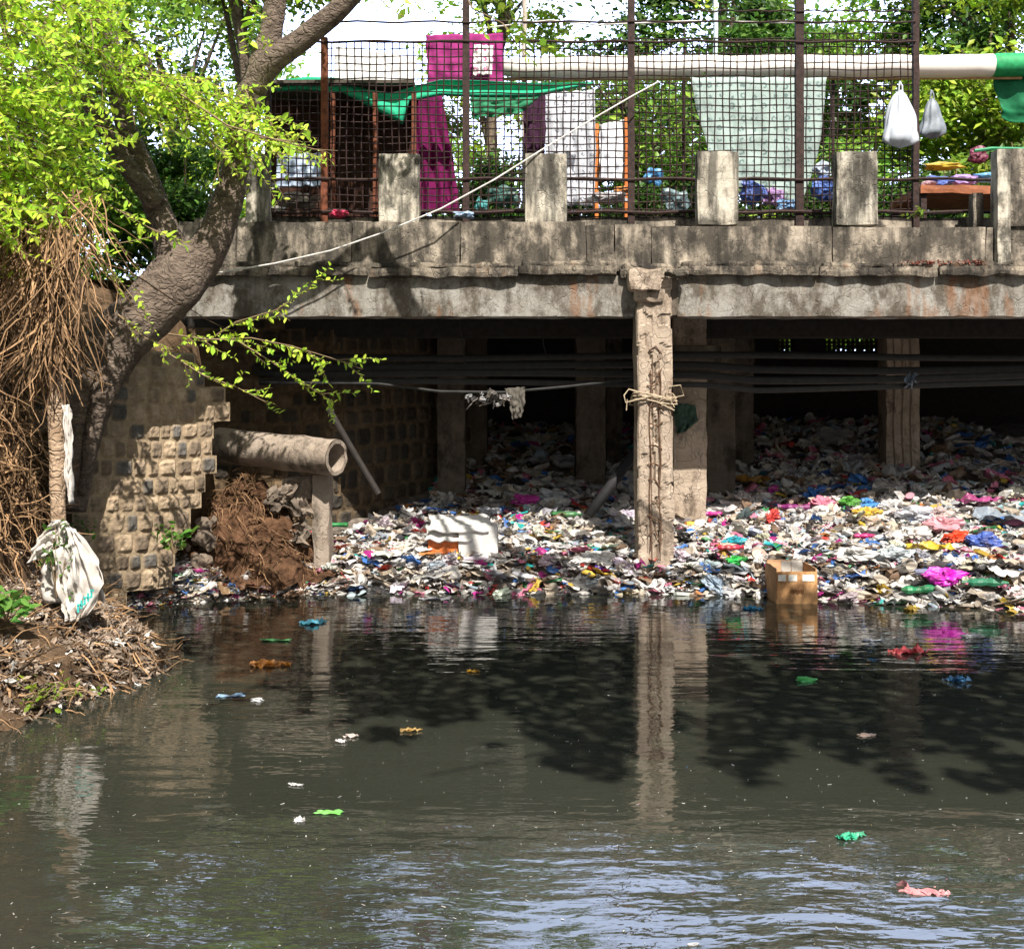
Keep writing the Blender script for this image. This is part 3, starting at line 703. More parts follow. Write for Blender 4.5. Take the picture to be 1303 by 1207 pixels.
hand = [ # px, py, kind, size, colour, label, aspect
 (665, 645, 'bag', .27, (.62, .06, .42), 'bright magenta plastic bag glowing in the shade left of the leaning black pole', .8),
 (1205, 748, 'bag', .34, (.78, .02, .62), "bright magenta plastic bag at the water's edge on the far right", .45),
 (1217, 695, 'bag', .28, (.85, .07, .02), 'round orange-red plastic bag in the sunlit litter on the far right', .8),
 (1218, 703, 'bag', .16, W_, 'small white bag tucked under the round orange-red bag', .6),
 (935, 697, 'bag', .2, (.0, .42, .55), 'turquoise plastic bag between the front pier and the cardboard box', .8),
 (930, 706, 'roll', .22, (.7, .03, .08), 'red twisted wrapper just below the turquoise bag', .8),
 (937, 723, 'bag', .22, (.02, .5, .08), 'bright green plastic bag left of the cardboard box', .5),
 (1080, 648, 'bag', .24, (.10, .34, .05), 'grass green plastic bag in the shade right of the inner piers', .8),
 (1106, 650, 'bag', .24, (.10, .35, .75), 'bright blue plastic bag beside the grass green bag in the shade', .7),
 (1037, 637, 'bag', .28, (.05, .2, .62), 'deep blue plastic bag in the shade left of the grass green bag', .8),
 (1180, 712, 'sheet', .42, (.6, .42, .04), 'mustard yellow creased plastic sheet below the round orange-red bag', .45),
 (1190, 742, 'roll', .3, (.3, .32, .5), 'lavender twisted wrapper left of the magenta bag at the water\'s edge', .6),
 (1172, 763, 'roll', .32, (.03, .3, .12), "dark green twisted wrapper at the water's edge, left and below the magenta bag", .6),
 (1253, 755, 'roll', .34, (.03, .22, .12), "dark green twisted wrapper at the water's edge right of the magenta bag", .5),
 (1262, 735, 'sheet', .36, (.02, .02, .02), 'black plastic sheet in the litter right of the magenta bag', .6),
 (1288, 742, 'sheet', .3, W_, 'bright white sheet beside the black plastic sheet, at the frame edge', .8),
 (1250, 700, 'bag', .3, (.07, .14, .5), 'royal blue crumpled bag right of the round orange-red bag', .7),
 (1200, 680, 'bag', .34, (.72, .36, .42), 'pale pink see-through bag behind the round orange-red bag', .7),
 (1285, 675, 'sheet', .5, (.3, .36, .44), 'large grey-blue plastic sheet in the shade on the far right', .7),
 (1090, 718, 'bag', .34, (.72, .71, .7), 'largest white bag in the sunlit litter right of the cardboard box', .7),
 (1140, 718, 'bag', .3, (.5, .56, .6), 'pale grey-blue plastic bag right of the largest white bag', .8),
 (1160, 690, 'bag', .32, (.78, .75, .72), 'white crumpled bag left of the pale pink see-through bag', .7),
 (905, 662, 'roll', .22, (.6, .03, .3), 'magenta twisted wrapper at the foot of the inner pier', .7),
 (1010, 655, 'roll', .3, (.25, .03, .18), 'dark plum twisted wrapper behind the cardboard box', .5),
 (765, 722, 'bag', .3, W_, 'long white bag with a purple mark left of the front pier', .5),
 (762, 728, 'bag', .1, (.10, .02, .42), 'small purple bag resting on the long white bag', .8),
 (735, 725, 'bag', .2, W_, 'rounded white bag left of the small purple bag', .8),
 (740, 692, 'sheet', .34, (.86, .84, .8), 'cream white flat sheet in the sun between crate and front pier', .5),
 (790, 680, 'sheet', .34, (.62, .62, .64), 'grey-white sheet propped up left of the front pier', .8),
 (710, 706, 'sheet', .26, W_, 'white flat sheet in the litter right of the foam covered crate', .5),
 (720, 664, 'roll', .3, (.06, .22, .08), 'dark green net bundle in the shade right of the foam covered crate', .8),
 (548, 709, 'sheet', .26, W_, 'white flat sheet lying in front of the orange crate side', .35),
 (428, 676, 'roll', .22, (.02, .28, .08), 'dark green crumpled bundle left of the foam covered crate', .8),
 (402, 692, 'bag', .15, (.82, .75, .74), 'small white bag below the concrete stump', .8),
 (395, 683, 'bag', .09, (.7, .08, .12), 'small red bag just above the small white bag below the concrete stump', .8),
 (318, 711, 'bag', .17, (.7, .68, .66), 'grey-white bag at the foot of the brown earth mound', .7),
 (296, 722, 'bag', .13, (.03, .12, .5), 'small deep blue bag at the foot of the brown earth mound', .6),
 (700, 640, 'bag', .3, (.55, .58, .64), 'pale grey bag in the shade right of the magenta bag', .7),
 (622, 660, 'bag', .26, (.5, .52, .58), 'pale grey rounded bag behind the foam covered crate', .8),
 (730, 600, 'bottle', .32, (.4, .43, .46), 'pale bottle lying deep in the dark left of the inner pier', 1),
 (725, 592, 'bag', .3, (.48, .5, .55), 'pale rounded bag deep in the dark left of the inner pier', .8),
 (628, 592, 'bag', .26, (.5, .52, .56), 'pale grey bag high in the dark heap on the left', .8),
 (675, 598, 'sheet', .36, (.45, .47, .5), 'pale creased sheet in the dark heap left of the inner pier', .7),
 (950, 622, 'sheet', .4, (.45, .24, .05), 'orange-brown sheet at the foot of the dark inner piers', .5),
 (1245, 650, 'sheet', .4, (.35, .05, .2), 'dark pink sheet in the shade on the far right', .5),
 (1060, 563, 'bag', .4, (.4, .4, .42), 'large grey bag deep in the dark between the inner piers', .6),
 (1165, 665, 'bag', .34, (.6, .62, .68), 'pale rounded bag in the shade above the white crumpled bag', .7),
 (1100, 690, 'roll', .2, (.6, .02, .2), 'crimson twisted wrapper above the largest white bag', .6),
]
for (px, py, kd, sz, c_, lb, asp) in hand:
    x, y, z = on_litter(px, py); piece(kd, x, y, z + sz * .2 + .02, sz * 1.1, c_, lb, asp, tilt=.15, yaw=random.uniform(-.4, .4))
target_n = 262
taken = [(it[3], it[4]) for it in items]
tries = 0; made = 0
CN = pn
while made < target_n and tries < 6000:
    tries += 1
    py = 560 + 205 * random.random() ** .8; px = random.uniform(225, 1325)
    x, y, z = on_litter(px, py)
    if y > 16.5: continue
    if py < 655 and px < 440: continue
    if py < 690 and px < 410: continue
    if x < float(np.interp(y, [9, 10, 10.9, 12.6, 17], [-3.2, -3.1, -1.6, -.8, -.5])): continue
    if any((x - a_) ** 2 + (y - b_) ** 2 < .14 ** 2 for a_, b_ in taken): continue
    if 535 < px < 645 and 645 < py < 715 or 970 < px < 1050 and 700 < py < 775 or 805 < px < 862 and py > 640: continue
    kd = random.choices(['sheet', 'bag', 'roll', 'bottle', 'cup', 'tray'], [.44, .32, .1, .05, .04, .05])[0]
    cn = random.choices(CN, [PAL[c][1] for c in CN])[0]
    if kd in ('cup', 'tray', 'bottle'): cn = random.choice(['white', 'white', 'cream', 'pale blue', 'grey'])
    sz = random.uniform(.14, .30) if y < 11.2 else random.uniform(.18, .36)
    if kd == 'bottle': sz = .2
    if kd == 'cup': sz = .11
    c_ = tuple(q * random.uniform(.85, 1.08) for q in PAL[cn][0])
    piece(kd, x, y, z + sz * (.1 if kd != 'sheet' else .12), sz, c_, cname=cn, tilt=.25); taken.append((x, y)); made += 1
ORD = ['leftmost', 'second from left', 'third from left', 'fourth from left', 'fifth from left', 'sixth from left', 'seventh from left', 'eighth from left', 'ninth from left', 'tenth from left', 'eleventh from left', 'twelfth from left', 'thirteenth from left', 'fourteenth from left']
groups = {}
for it in items:
    if it[6]: it[0]['group'] = 'large pieces of litter under the bridge'; continue
    px, py = pxy(it[3], it[4], it[5]); groups.setdefault((it[1], it[2]) + zone(px, py), []).append((px, it))
for (kd, cn, h_, v_), L in groups.items():
    L.sort(key=lambda q: q[0]); nm, adj, word = NAMES[kd]
    for i, (px, it) in enumerate(L):
        pre = '' if len(L) == 1 else (ORD[i] + ' ' if i == 0 else '') 
        lb = f'{adj} {cn} {word} {v_}, {h_}' if len(L) == 1 else f'{cn} {word} {v_}, {h_}, {ORD[min(i, 13)]}'
        it[0]['label'] = lb; it[0]['group'] = 'large pieces of litter under the bridge'

# foam covered orange crate
x, y, z = on_litter(590, 708); z += .05
m_foam = plain('white_foam', (.60, .59, .58), .7, .3, .18, 7, .6); m_orange = plain('orange_crate_side', (.62, .17, .05), .6, .3, .35, 30, .3)
t_ = thing('crate', 'orange-brown crate under white foam sheets, half sunk in litter left of the front pier', 'crate', (x, y, z))
fy2 = y; xl, xm, xr = xx(544, fy2), xx(583, fy2), xx(634, fy2)
mb = MB(); mb.rbox((xl, fy2, z - .03), (xm, fy2 + .3, zz(683, fy2)), .04, .006, .008, sd=3); mb.build('crate_side', m_orange, t_)
mb = MB(); mb.rbox((xm + .004, fy2 - .03, z - .05), (xr, fy2 + .3, zz(668, fy2)), .04, .01, .02, sd=4); mb.build('foam_block', m_foam, t_)
for dz_, (a_, b_) in enumerate(((540, 600), (545, 622))):
    G = np.zeros((22, 14, 3))
    for i in range(22):
        for j in range(14):
            u, v = i / 21, j / 13; X_ = xx(a_ + (b_ - a_) * u, fy2); Y_ = fy2 - .06 + v * .42
            G[i, j] = (X_ + .02 * math.sin(v * 5), Y_, zz(680 - dz_ * 12, fy2) + .006 * math.sin(u * 7 + dz_ * 2) + .02 * abs(mn.noise(Vector((u * 3 + v * 2, v * 3 - u, dz_ * 7)))) + .03 * mn.noise(Vector((u * 5, v * 5, dz_ * 3))) + v * .06 - .05 * (1 - v) ** 4)
    o = MB().grid(G).build('foam_sheet', m_foam, t_, smooth=True); md = o.modifiers.new('s', 'SOLIDIFY'); md.thickness = .02

# cardboard box, open top
m_card = concrete('cardboard', (.66, .38, .18), (.52, .28, .12), (.22, .11, .05), .3, .4, 0, .2); m_card_shade = plain('cardboard_shaded', (.50, .30, .17), .85, .2, .25, 9, .2)  # front panel coloured lighter as if sunlit, other panels darker as if shaded
yb_ = CZ * F / (768 - HY) ; bx0, bx1 = xx(988, yb_), xx(1040, yb_); zt_ = zz(727, yb_)
t_ = thing('cardboard_box', "open cardboard box with white tape standing at the water's edge right of the front pier", 'box', ((bx0 + bx1) / 2, yb_, 0))
d_ = .42
mb = MB(); mb.rbox((bx0, yb_, -.02), (bx1, yb_ + .012, zt_), .03, .004, .004, sd=2); mb.build('box_panel', m_card, t_)
sk = -.0
mb = MB()
for xa in (bx0, bx1 - .012): MB().rbox((xa, yb_ + .013, -.02), (xa + .012, yb_ + d_, zt_ + .03), .04, .004, .004, sd=xa * 3).build('box_panel', m_card_shade, t_)
mb = MB(); mb.rbox((bx0 + .013, yb_ + d_ - .012, -.02), (bx1 - .013, yb_ + d_, zt_ + .05), .04, .004, .004, sd=9); mb.box((bx0 + .013, yb_ + .014, .03), (bx1 - .013, yb_ + d_ - .013, .04)); mb.build('box_panel', m_card_shade, t_)
mb = MB(); mb.rbox((bx0 + .09, yb_ + .2, .05), (bx0 + .17, yb_ + .22, zt_ + .06), .03, .006, .004, sd=19); mb.rbox((bx0 + .18, yb_ + .2, .05), (bx1 - .07, yb_ + .22, zt_ + .07), .03, .006, .004, sd=29); mb.build('box_flap', plain('grey_card', (.5, .47, .43), .9, .2), t_)
mb = MB()
for a_, b_ in ((990, 1000), (1003, 1014), (1021, 1036)): mb.box((xx(a_, yb_), yb_ - .006, zz(739, yb_)), (xx(b_, yb_), yb_ - .003, zz(731, yb_)))
mb.build('tape', plain('white_tape', (.8, .78, .72), .4, .4), t_)
mb = MB()
for k in range(9): 
    xa = xx(1005 + k * 2, yb_); mb.box((xa, yb_ - .006, zz(754 + (k % 3) * .7, yb_)), (xa + .008, yb_ - .004, zz(750 - (k % 2), yb_)))
mb.build('print_mark', plain('brown_ink', (.2, .09, .04), .8, .2), t_)

# floating litter
WY = lambda py: CZ * F / (py - HY)
fl = [(397, 793, 'roll', .24, (.1, .5, .7), 'turquoise wrapper floating in the dark water near the earth mound', .6),
 (352, 815, 'sheet', .26, (.15, .5, .18), 'pale green leaf-shaped scrap floating below the turquoise wrapper', .3),
 (345, 846, 'roll', .36, (.72, .28, .04), 'long orange wrapper floating on the dark water on the left', .3),
 (601, 855, 'roll', .09, (.75, .42, .03), 'small amber yellow scrap floating alone left of centre', .8),
 (293, 885, 'sheet', .2, (.35, .55, .8), 'pale blue bag floating left of the white crumpled scrap', .6),
 (327, 891, 'bag', .11, (.75, .75, .78), 'small white crumpled scrap floating right of the pale blue bag', .8),
 (451, 937, 'roll', .11, (.72, .6, .55), 'small cream scrap floating on grey-green water left of centre', .5),
 (434, 944, 'roll', .09, (.8, .75, .74), 'small white scrap floating just left of the cream scrap', .5),
 (525, 930, 'roll', .12, (.5, .32, .1), 'thin brown scrap floating at the edge of the tree shadow', .3),
 (376, 999, 'roll', .07, (.8, .8, .8), 'tiny white scrap floating above the green leaf-like scrap', .4),
 (418, 1034, 'sheet', .14, (.2, .6, .12), 'bright green scrap floating in the open water on the left', .35),
 (380, 1044, 'roll', .07, (.8, .8, .8), 'tiny white scrap floating left of the bright green scrap', .4),
 (552, 762, 'sheet', .32, (.75, .74, .82), 'pale lavender sheet floating in front of the foam covered crate', .3),
 (696, 769, 'sheet', .2, (.78, .7, .66), 'whitish sheet floating in front of the litter left of the front pier', .4),
 (958, 775, 'roll', .2, (.02, .35, .65), 'bright blue wrapper floating left of the cardboard box', .5),
 (1024, 866, 'bag', .16, (.08, .6, .12), 'bright green bag floating on the dark water below the cardboard box', .6),
 (1110, 815, 'sheet', .15, (.6, .66, .75), 'pale blue-grey scrap floating right of and below the cardboard box', .5),
 (1060, 835, 'roll', .1, (.4, .5, .65), 'small grey-blue scrap floating above right of the bright green bag', .5),
 (1150, 830, 'roll', .34, (.72, .08, .1), 'long red and yellow wrapper floating on the dark water on the right', .4),
 (1238, 811, 'bag', .2, (.76, .78, .82), 'white crumpled bag floating near the right edge of the photo', .5),
 (1222, 867, 'roll', .2, (.03, .16, .35), 'dark blue wrapper floating near the right edge of the photo', .4),
 (1101, 936, 'bag', .11, (.68, .5, .4), 'small brown and white scrap floating in the tree shadow on the right', .5),
 (1079, 1063, 'roll', .14, (.05, .52, .3), 'teal green scrap floating in open water on the right', .4),
 (1181, 1122, 'roll', .22, (.8, .35, .38), 'pink and white wrapper floating nearest the viewer on the right', .5),
 (1003, 1184, 'tray', .055, (.8, .8, .82), 'small white disc floating at the bottom of the photo', .7),
 (882, 1172, 'tray', .05, (.8, .8, .82), 'tiny white disc floating left of the small white disc', .6),
 (1160, 776, 'roll', .2, (.75, .5, .04), "yellow wrapper floating just off the litter edge on the right", .6)]
for (px, py, kd, sz, c_, lb, asp) in fl:
    kd = 'scrap' if kd == 'roll' else kd
    Y_ = WY(py); o = piece(kd, (px - CX) / F * Y_, Y_, float(wz(Y_)) + .004, sz * .82, tuple(q * .85 for q in c_), lb, max(asp, .5), yaw=random.uniform(-.25, .25), tilt=.1, zs=.7 if kd != 'sheet' else .5); o['group'] = 'litter floating on the water'
mb = MB(); n = 700
Y = 1 / rng.uniform(1 / 9.8, 1 / 3.3, n); X = rng.uniform(-.47, .47, n) * Y; ok = (X > shoreX(Y) + .1) & (Y < Ye(X)); X, Y = X[ok], Y[ok]; n = len(X)
cols = rcols(n) * .85; cols[:, :] = np.where(rng.random((n, 1)) < .8, np.array([.6, .6, .56]), cols)
mb.scatter(*sheet_template(5, 3, .1, .6), np.stack([X, Y, wz(Y, X) + .003], 1), rand_rot(n, .02), np.stack([.004 + .018 * rng.random(n) ** 5, .003 + .008 * rng.random(n) ** 3, np.full(n, .01)], 1), cols)
tag(mb.build('floating_specks', M['litter']), 'tiny pale specks and froth floating over the water', 'specks', kind='stuff')

# pipes, poles, hangings under the bridge
mb = []
for i, (ya, yb2, yc, Yd, r_) in enumerate(((452, 456, 452, 11.3, .035), (463, 470, 462, 11.15, .04), (474, 481, 470, 11.05, .04), (486, 492, 478, 10.95, .03))):
    t_ = MB(); pts = []
    for k in range(41):
        u = k / 40; px = 330 + u * 1100; py = (ya * (1 - u) ** 2 + 2 * yb2 * u * (1 - u) + yc * u * u) + 2.5 * math.sin(u * 9 + i)
        if px > 900: py += (0, 4, 6, 8)[i] * min(1, (px - 900) / 60)
        pts.append(P(px, py, Yd))
    t_.tube(pts, r_, 10); tag(t_.build('service_pipe', M['blackpipe'], smooth=True), ('topmost', 'second from the top', 'second from the bottom', 'lowest and thinnest')[i] + ' of the four black pipes slung under the bridge', 'pipe', 'black pipes under the bridge')
t_ = MB(); t_.tube([P(330, 486, 10.8), P(480, 488, 10.8), P(560, 498, 10.8), P(640, 499, 10.8), P(720, 492, 10.8), P(808, 482, 10.8)], .014, 6); tag(t_.build('cable', M['blackpipe']), 'thin sagging black cable below the pipes left of the front pier', 'cable')
t_ = MB(); a_, b_ = P(808, 574, 10.9), P(748, 656, 10.7); t_.tube([a_, (a_ + b_) / 2 + Vector((.01, 0, 0)), b_], [.05, .052, .05], 12, .05); tag(t_.build('pole', plain('black_pole', (.02, .02, .022), .7, .25), smooth=True), 'thick black pole leaning from the litter behind the front pier', 'pole')
t_ = MB(); t_.tube([P(418, 520, 10.4), P(450, 575, 10.4), P(482, 628, 10.4)], .03, 8, .1); tag(t_.build('pole', plain('dark_pole', (.035, .03, .028), .8, .2)), 'slim dark pole leaning against the shadowed abutment, right of the drain pipe', 'pole')
mb = MB()
for _ in range(46):
    px = random.choice([random.gauss(612, 14), random.gauss(640, 12)]); c_ = random.choice([(.16, .15, .15), (.08, .07, .06), (.34, .34, .35), (.05, .045, .04)])
    p_ = P(px, 492 + random.uniform(0, 12), 10.75 + random.uniform(-.05, .05)); L_ = random.uniform(.06, .2)
    tv, tf = SHEETS[random.randrange(16)]; Rm = full_rot(1); mb.scatter(tv, tf, np.array([tuple(p_ - Vector((0, 0, L_ / 2)))]), Rm, np.array([[.09, .05, .05]]), np.array([c_]))
def drapepts(left, right, Y, nu=24, nv=24, folds=4, amp=.05, cr=.02, sd=0):
    def ip(pl, v):
        k = v * (len(pl) - 1); i = min(int(k), len(pl) - 2); f = k - i
        return pl[i][0] * (1 - f) + pl[i + 1][0] * f, pl[i][1] * (1 - f) + pl[i + 1][1] * f
    G = np.zeros((nu + 1, nv + 1, 3))
    for i in range(nu + 1):
        for j in range(nv + 1):
            u, v = i / nu, j / nv; l_, r_ = ip(left, v), ip(right, v)
            px, py = l_[0] * (1 - u) + r_[0] * u, l_[1] * (1 - u) + r_[1] * u
            yy = Y + amp * (.25 + .75 * v) * math.sin(u * folds * 6.283 + sd + 1.5 * mn.noise(Vector((v * 2, sd, 0)))) + cr * mn.noise(Vector((u * 6, v * 6, sd))) + cr * abs(mn.noise(Vector((u * 3 + v * 3, v * 2 - u * 2, sd + 5)))) * 3
            G[i, j] = tuple(P(px + 1.5 * mn.noise(Vector((v * 7, sd, u * 2))), py + 1.5 * mn.noise(Vector((u * 7, sd, 3))), Y)); G[i, j, 1] = yy
    return G
def drape(name, left, right, Y, m_, parent=None, thick=.004, **kw):
    o = MB().grid(drapepts(left, right, Y, **kw)).build(name, m_, parent, smooth=True)
    md = o.modifiers.new('solid', 'SOLIDIFY'); md.thickness = thick; return o
hang = thing('hanging_rags', 'torn pale rags snagged on the pipes under the left span', 'rags', P(625, 500, 10.8))
o = mb.build('rag', M['litter'], hang)
drape('rag', [(642, 494), (648, 515), (652, 534)], [(668, 492), (668, 512), (664, 530)], 10.72, plain('grey_cloth', (.10, .092, .08), .9, .1), hang, folds=2, amp=.02)
for k, px in enumerate((585, 688)):
    t_ = MB(); t_.tube([P(px, 405, 10.9), P(px + 4, 440, 10.9), P(px + 8, 470 - 15 * k, 10.9)], .006, 4)
    tag(t_.build('hanging_wire', M['blackpipe']), ('thin wire dangling above the snagged rags', 'thin wire dangling right of the snagged rags')[k], 'wire')
t_ = MB(); tv, tf = SHEETS[3]
for k in range(7): t_.scatter(tv, tf, np.array([tuple(P(1160 + random.gauss(0, 6), 484 + random.gauss(0, 4), 10.85))]), full_rot(1), np.array([[.13, .07, .08]]), np.array([[.18, .24, .32]]))
tag(t_.build('plastic_bag', M['litter']), 'torn blue-grey bag snagged on the black pipes in front of the right inner pier', 'plastic bag')
# wire binding round the pier
t_ = MB()
def loop(zc, rx, ry, off=(0, 0), tw=0):
    pts = []
    for k in range(29):
        a_ = k / 28 * 6.283; ca, sa = math.cos(a_), math.sin(a_); kk = min(1 / max(abs(ca), abs(sa)), 1.25)
        pts.append(((x0 + x1) / 2 + ca * kk * rx + off[0], fy + .17 + sa * kk * ry + off[1], zc + .025 * math.sin(a_ * 2 + tw)))
    return pts
for k in range(3): t_.tube(loop(zz(503 + k * 4, fy), .2 + k * .006, .2), .007, 5)
pA = lambda px, py: P(px, py, fy - .05)
t_.tube([pA(818, 500), pA(800, 495), pA(794, 503), pA(796, 512), pA(812, 508), pA(830, 503), pA(852, 508)], .007, 5)
t_.tube([pA(848, 505), pA(850, 492), pA(866, 490), pA(870, 503), pA(852, 507), pA(858, 518)], .006, 5)
t_.tube([pA(798, 508), pA(797, 522)], .005, 5); t_.tube([pA(845, 503), pA(838, 512), pA(858, 522)], .007, 5)
tag(t_.build('binding_wire', M['binding']), 'tan wire bound in loops around the middle of the front pier', 'wire')
# dark green rag on second pier
drape('rag', [(857, 512), (858, 535), (862, 552)], [(885, 515), (888, 535), (874, 548)], 11.42, plain('green_net', (.05, .09, .07), .9, .1), None, folds=2, amp=.02)
tag(bpy.context.scene.objects['rag'] if False else [o for o in COL.objects if o.name.startswith('rag') and o.parent is None][0], 'dark green net scrap hanging on the inner pier behind the front pier', 'rag')
# broken flap on ledge joint
t_ = MB(); t_.rbox(tuple(P(848, 352, 10.08)), tuple(P(876, 341, 10.08) + Vector((0, .12, 0))), .03, .03, .015, sd=3, ns=12)
tag(t_.build('rubble', M['ledge']), 'broken concrete lump on the ledge above the front pier', 'rubble')
t_ = MB(); 
for _ in range(60):
    px = random.gauss(1180, 22) if random.random() < .75 else random.uniform(1215, 1260); tv, tf = SHEETS[random.randrange(16)]
    t_.scatter(tv, tf, np.array([tuple(P(px, 334 + random.uniform(-2, 2), YB - .06))]), rand_rot(1, .5), np.array([[.05, .02, .03]]), np.array([[.4, .12, .09]]))
tag(t_.build('fallen_petals', M['litter']), 'reddish dried petals scattered on the ledge at the right', 'petals', kind='stuff')

# ---------------------------------------------------------------- fence
YF = 10.85
fe = thing('mesh_fence', 'tall rusty iron mesh fence on the bridge behind the concrete guard posts', 'fence', (xx(750, YF), YF, 3.1))
for px, top, wd, mm in ((341, 105, 8, 'rust'), (413, 48, 9, 'redrust'), (593, -12, 9, 'rust'), (803, -12, 9, 'rust'), (1017, -12, 11, 'rust'), (1165, -12, 8, 'rust')):
    mb = MB(); mb.rbox((xx(px - wd / 2, YF), YF - .03, 3.1), (xx(px + wd / 2, YF), YF + .03, zz(top, YF)), .2, .004, .006, sd=px); mb.build('fence_post', M[mm], fe)
for a_, b_, py, r_ in ((341, 1268, 228, .016), (341, 1268, 270, .018), (341, 1165, 53, .012), (430, 1165, 28, .010), (870, 1165, 14, .008)):
    mb = MB(); mb.tube([P(a_ + (b_ - a_) * k / 30, py + 1.2 * math.sin(k * 1.7 + py), YF - .035) for k in range(31)], r_, 6); mb.build('rail', M['rust'], fe)
for a_, b_, top in ((341, 413, 108), (413, 593, 53), (593, 803, 53), (803, 1017, 50), (1017, 1165, 42)):
    mb = MB(); ncol = max(2, round((b_ - a_) / 9.6)); nrow = round((276 - top) / 9.4)
    for i in range(ncol + 1):
        px = a_ + (b_ - a_) * i / ncol + random.uniform(-.7, .7); ph = random.uniform(0, 6)
        mb.tube([P(px + .9 * math.sin(ph + k * 1.1), top + (278 - top) * k / 9, YF + .01 * math.sin(k + ph)) for k in range(10)], .0064, 4, cap=False)
    for j in range(nrow + 1):
        py = top + (276 - top) * j / nrow + random.uniform(-.7, .7); ph = random.uniform(0, 6); K = max(5, int((b_ - a_) / 18))
        mb.tube([P(a_ + (b_ - a_) * k / K, py + .9 * math.sin(ph + k * 1.2), YF + .012) for k in range(K + 1)], .0064, 4, cap=False)
    mb.build('mesh_panel', M['rust'], fe)
# rope
t_ = MB(); pp = [(160, 352), (230, 350), (285, 346), (350, 335), (420, 319), (490, 295), (560, 266), (630, 228), (700, 184), (760, 148), (805, 122), (838, 104)]
dep = np.linspace(9.6, 10.1, 6).tolist() + np.linspace(10.1, 10.75, 6).tolist()
t_.tube([P(a_, b_, d) for (a_, b_), d in zip(pp, dep)], .0075, 6); tag(t_.build('rope', M['rope']), 'white rope stretched from the big tree diagonally up across the parapet to the fence', 'rope')
t_ = MB(); t_.tube([P(600, 38, 11.4), P(700, 26, 11.4), P(760, 32, 11.4), P(880, 27, 11.4), P(1050, 30, 11.4)], .009, 5); tag(t_.build('rope', M['rope']), 'thin white cord running level behind the top of the mesh fence', 'rope')

# hanging bags on the fence
m_bag = plain('white_bag_plastic', (.50, .54, .62), .45, .4, .12, 6, .1)
def hbag(px, py, wpx, hpx, Y, label, m_):
    t_ = thing('hanging_bag', label, 'bag', P(px, py + hpx, Y)); G = np.zeros((61, 17, 3)); top = P(px, py, Y)
    w_ = wpx / F * Y / 2; h_ = hpx / F * Y
    for i in range(61):
        for j in range(17):
            a_ = i / 60 * 6.283; v = j / 16
            r_ = w_ * (.10 + .95 * min(1, v * 1.35) ** .6) * (1 if v < .9 else .82 - .25 * (v - .9) * 10) * (1 + .28 * mn.noise(Vector((math.cos(a_) * 1.6, math.sin(a_) * 1.6, v * 2.4 + px))) + .12 * abs(mn.noise(Vector((math.cos(a_) * 6, math.sin(a_) * 6, v * 1.2)))) + .08 * math.sin(a_ * 9) * (1 - v * .5))
            if j == 16: r_ = 0
            G[i, j] = (top.x + math.cos(a_) * r_ + .015 * v * math.sin(v * 4), top.y + math.sin(a_) * r_ * .55, top.z - v * h_ + .01 * math.sin(a_ * 3))
    MB().grid(G).build('bag_body', m_, t_, smooth=True)
    mb = MB()
    for s_ in (-1, 1): mb.tube([top + Vector((s_ * .02, 0, -.03)), top + Vector((s_ * .015, 0, .05)), top + Vector((0, .02, .1))], .008, 5)
    mb.build('bag_handle', m_, t_)
hbag(1146, 116, 42, 72, 10.72, 'full white plastic bag hanging on the fence left of the last fence post', m_bag)
hbag(1186, 126, 30, 50, 11.6, 'greyish bag tied up behind the fence, right of the full white bag', plain('grey_bag_plastic', (.20, .23, .27), .5, .4))

# ---------------------------------------------------------------- stalls and cloths behind the fence
def pattern_cloth(name, c, d, scale, rough=.85, trans=0):
    m, t, b = mat(name, rough, .15); p = pos(t, (1, 1, 1))
    v = N(t, 'ShaderNodeTexVoronoi'); v.inputs['Scale'].default_value = scale; v.inputs['Randomness'].default_value = .25; t.links.new(pos(t, (1, 0, 1)), v.inputs['Vector'])
    k1 = ramp(t, v.outputs['Distance'], [(.12, W3(0)), (.18, W3(1)), (.27, W3(1)), (.33, W3(0))]); k2 = ramp(t, noi(t, p, scale * 2.4, 2), [(.45, W3(0)), (.52, W3(.9))])
    k = mix(t, 1.0, k1, k2, 'MULTIPLY'); bump(t, b, noi(t, pos(t, (3, 3, 1)), 4, 6), .5, .05)
    t.links.new(mix(t, k, c, d), b.inputs['Base Color']); return m
YC = 12.6
m_mag = plain('magenta_cloth', (.12, .008, .062), .85, .1, .3, 4); m_mag_pale = plain('magenta_cloth_pale', (.26, .03, .15), .8, .1, .3, 5)  # second magenta is a paler tone for the high sheet
c1 = drape('cloth', [(525, 122), (528, 200), (532, 272)], [(562, 120), (576, 200), (586, 272)], YC, m_mag, folds=3, amp=.05); tag(c1, 'deep magenta cloth hanging to the ground behind the fence under the green net', 'cloth')
c1 = drape('cloth', [(541, 44), (543, 78), (545, 112)], [(640, 42), (641, 78), (640, 112)], YC + .5, m_mag_pale, folds=5, amp=.04); tag(c1, 'magenta cloth sheet hung high above the green net', 'cloth')
c1 = drape('cloth', [(602, 56), (602, 95)], [(628, 58), (626, 95)], YC + .3, pattern_cloth('white_pink', (.8, .76, .78), (.6, .1, .3), 9), folds=2, amp=.03); tag(c1, 'small white patch of cloth in front of the high magenta sheet', 'cloth')
c1 = drape('cloth', [(427, 58), (425, 90), (420, 125)], [(532, 72), (526, 100), (521, 128)], YC + .9, plain('white_sheet', (.8, .79, .8), .8, .1, .05, 3, 0), folds=3, amp=.03); tag(c1, 'white sheet strung up behind the fence right of the tree fork', 'cloth')
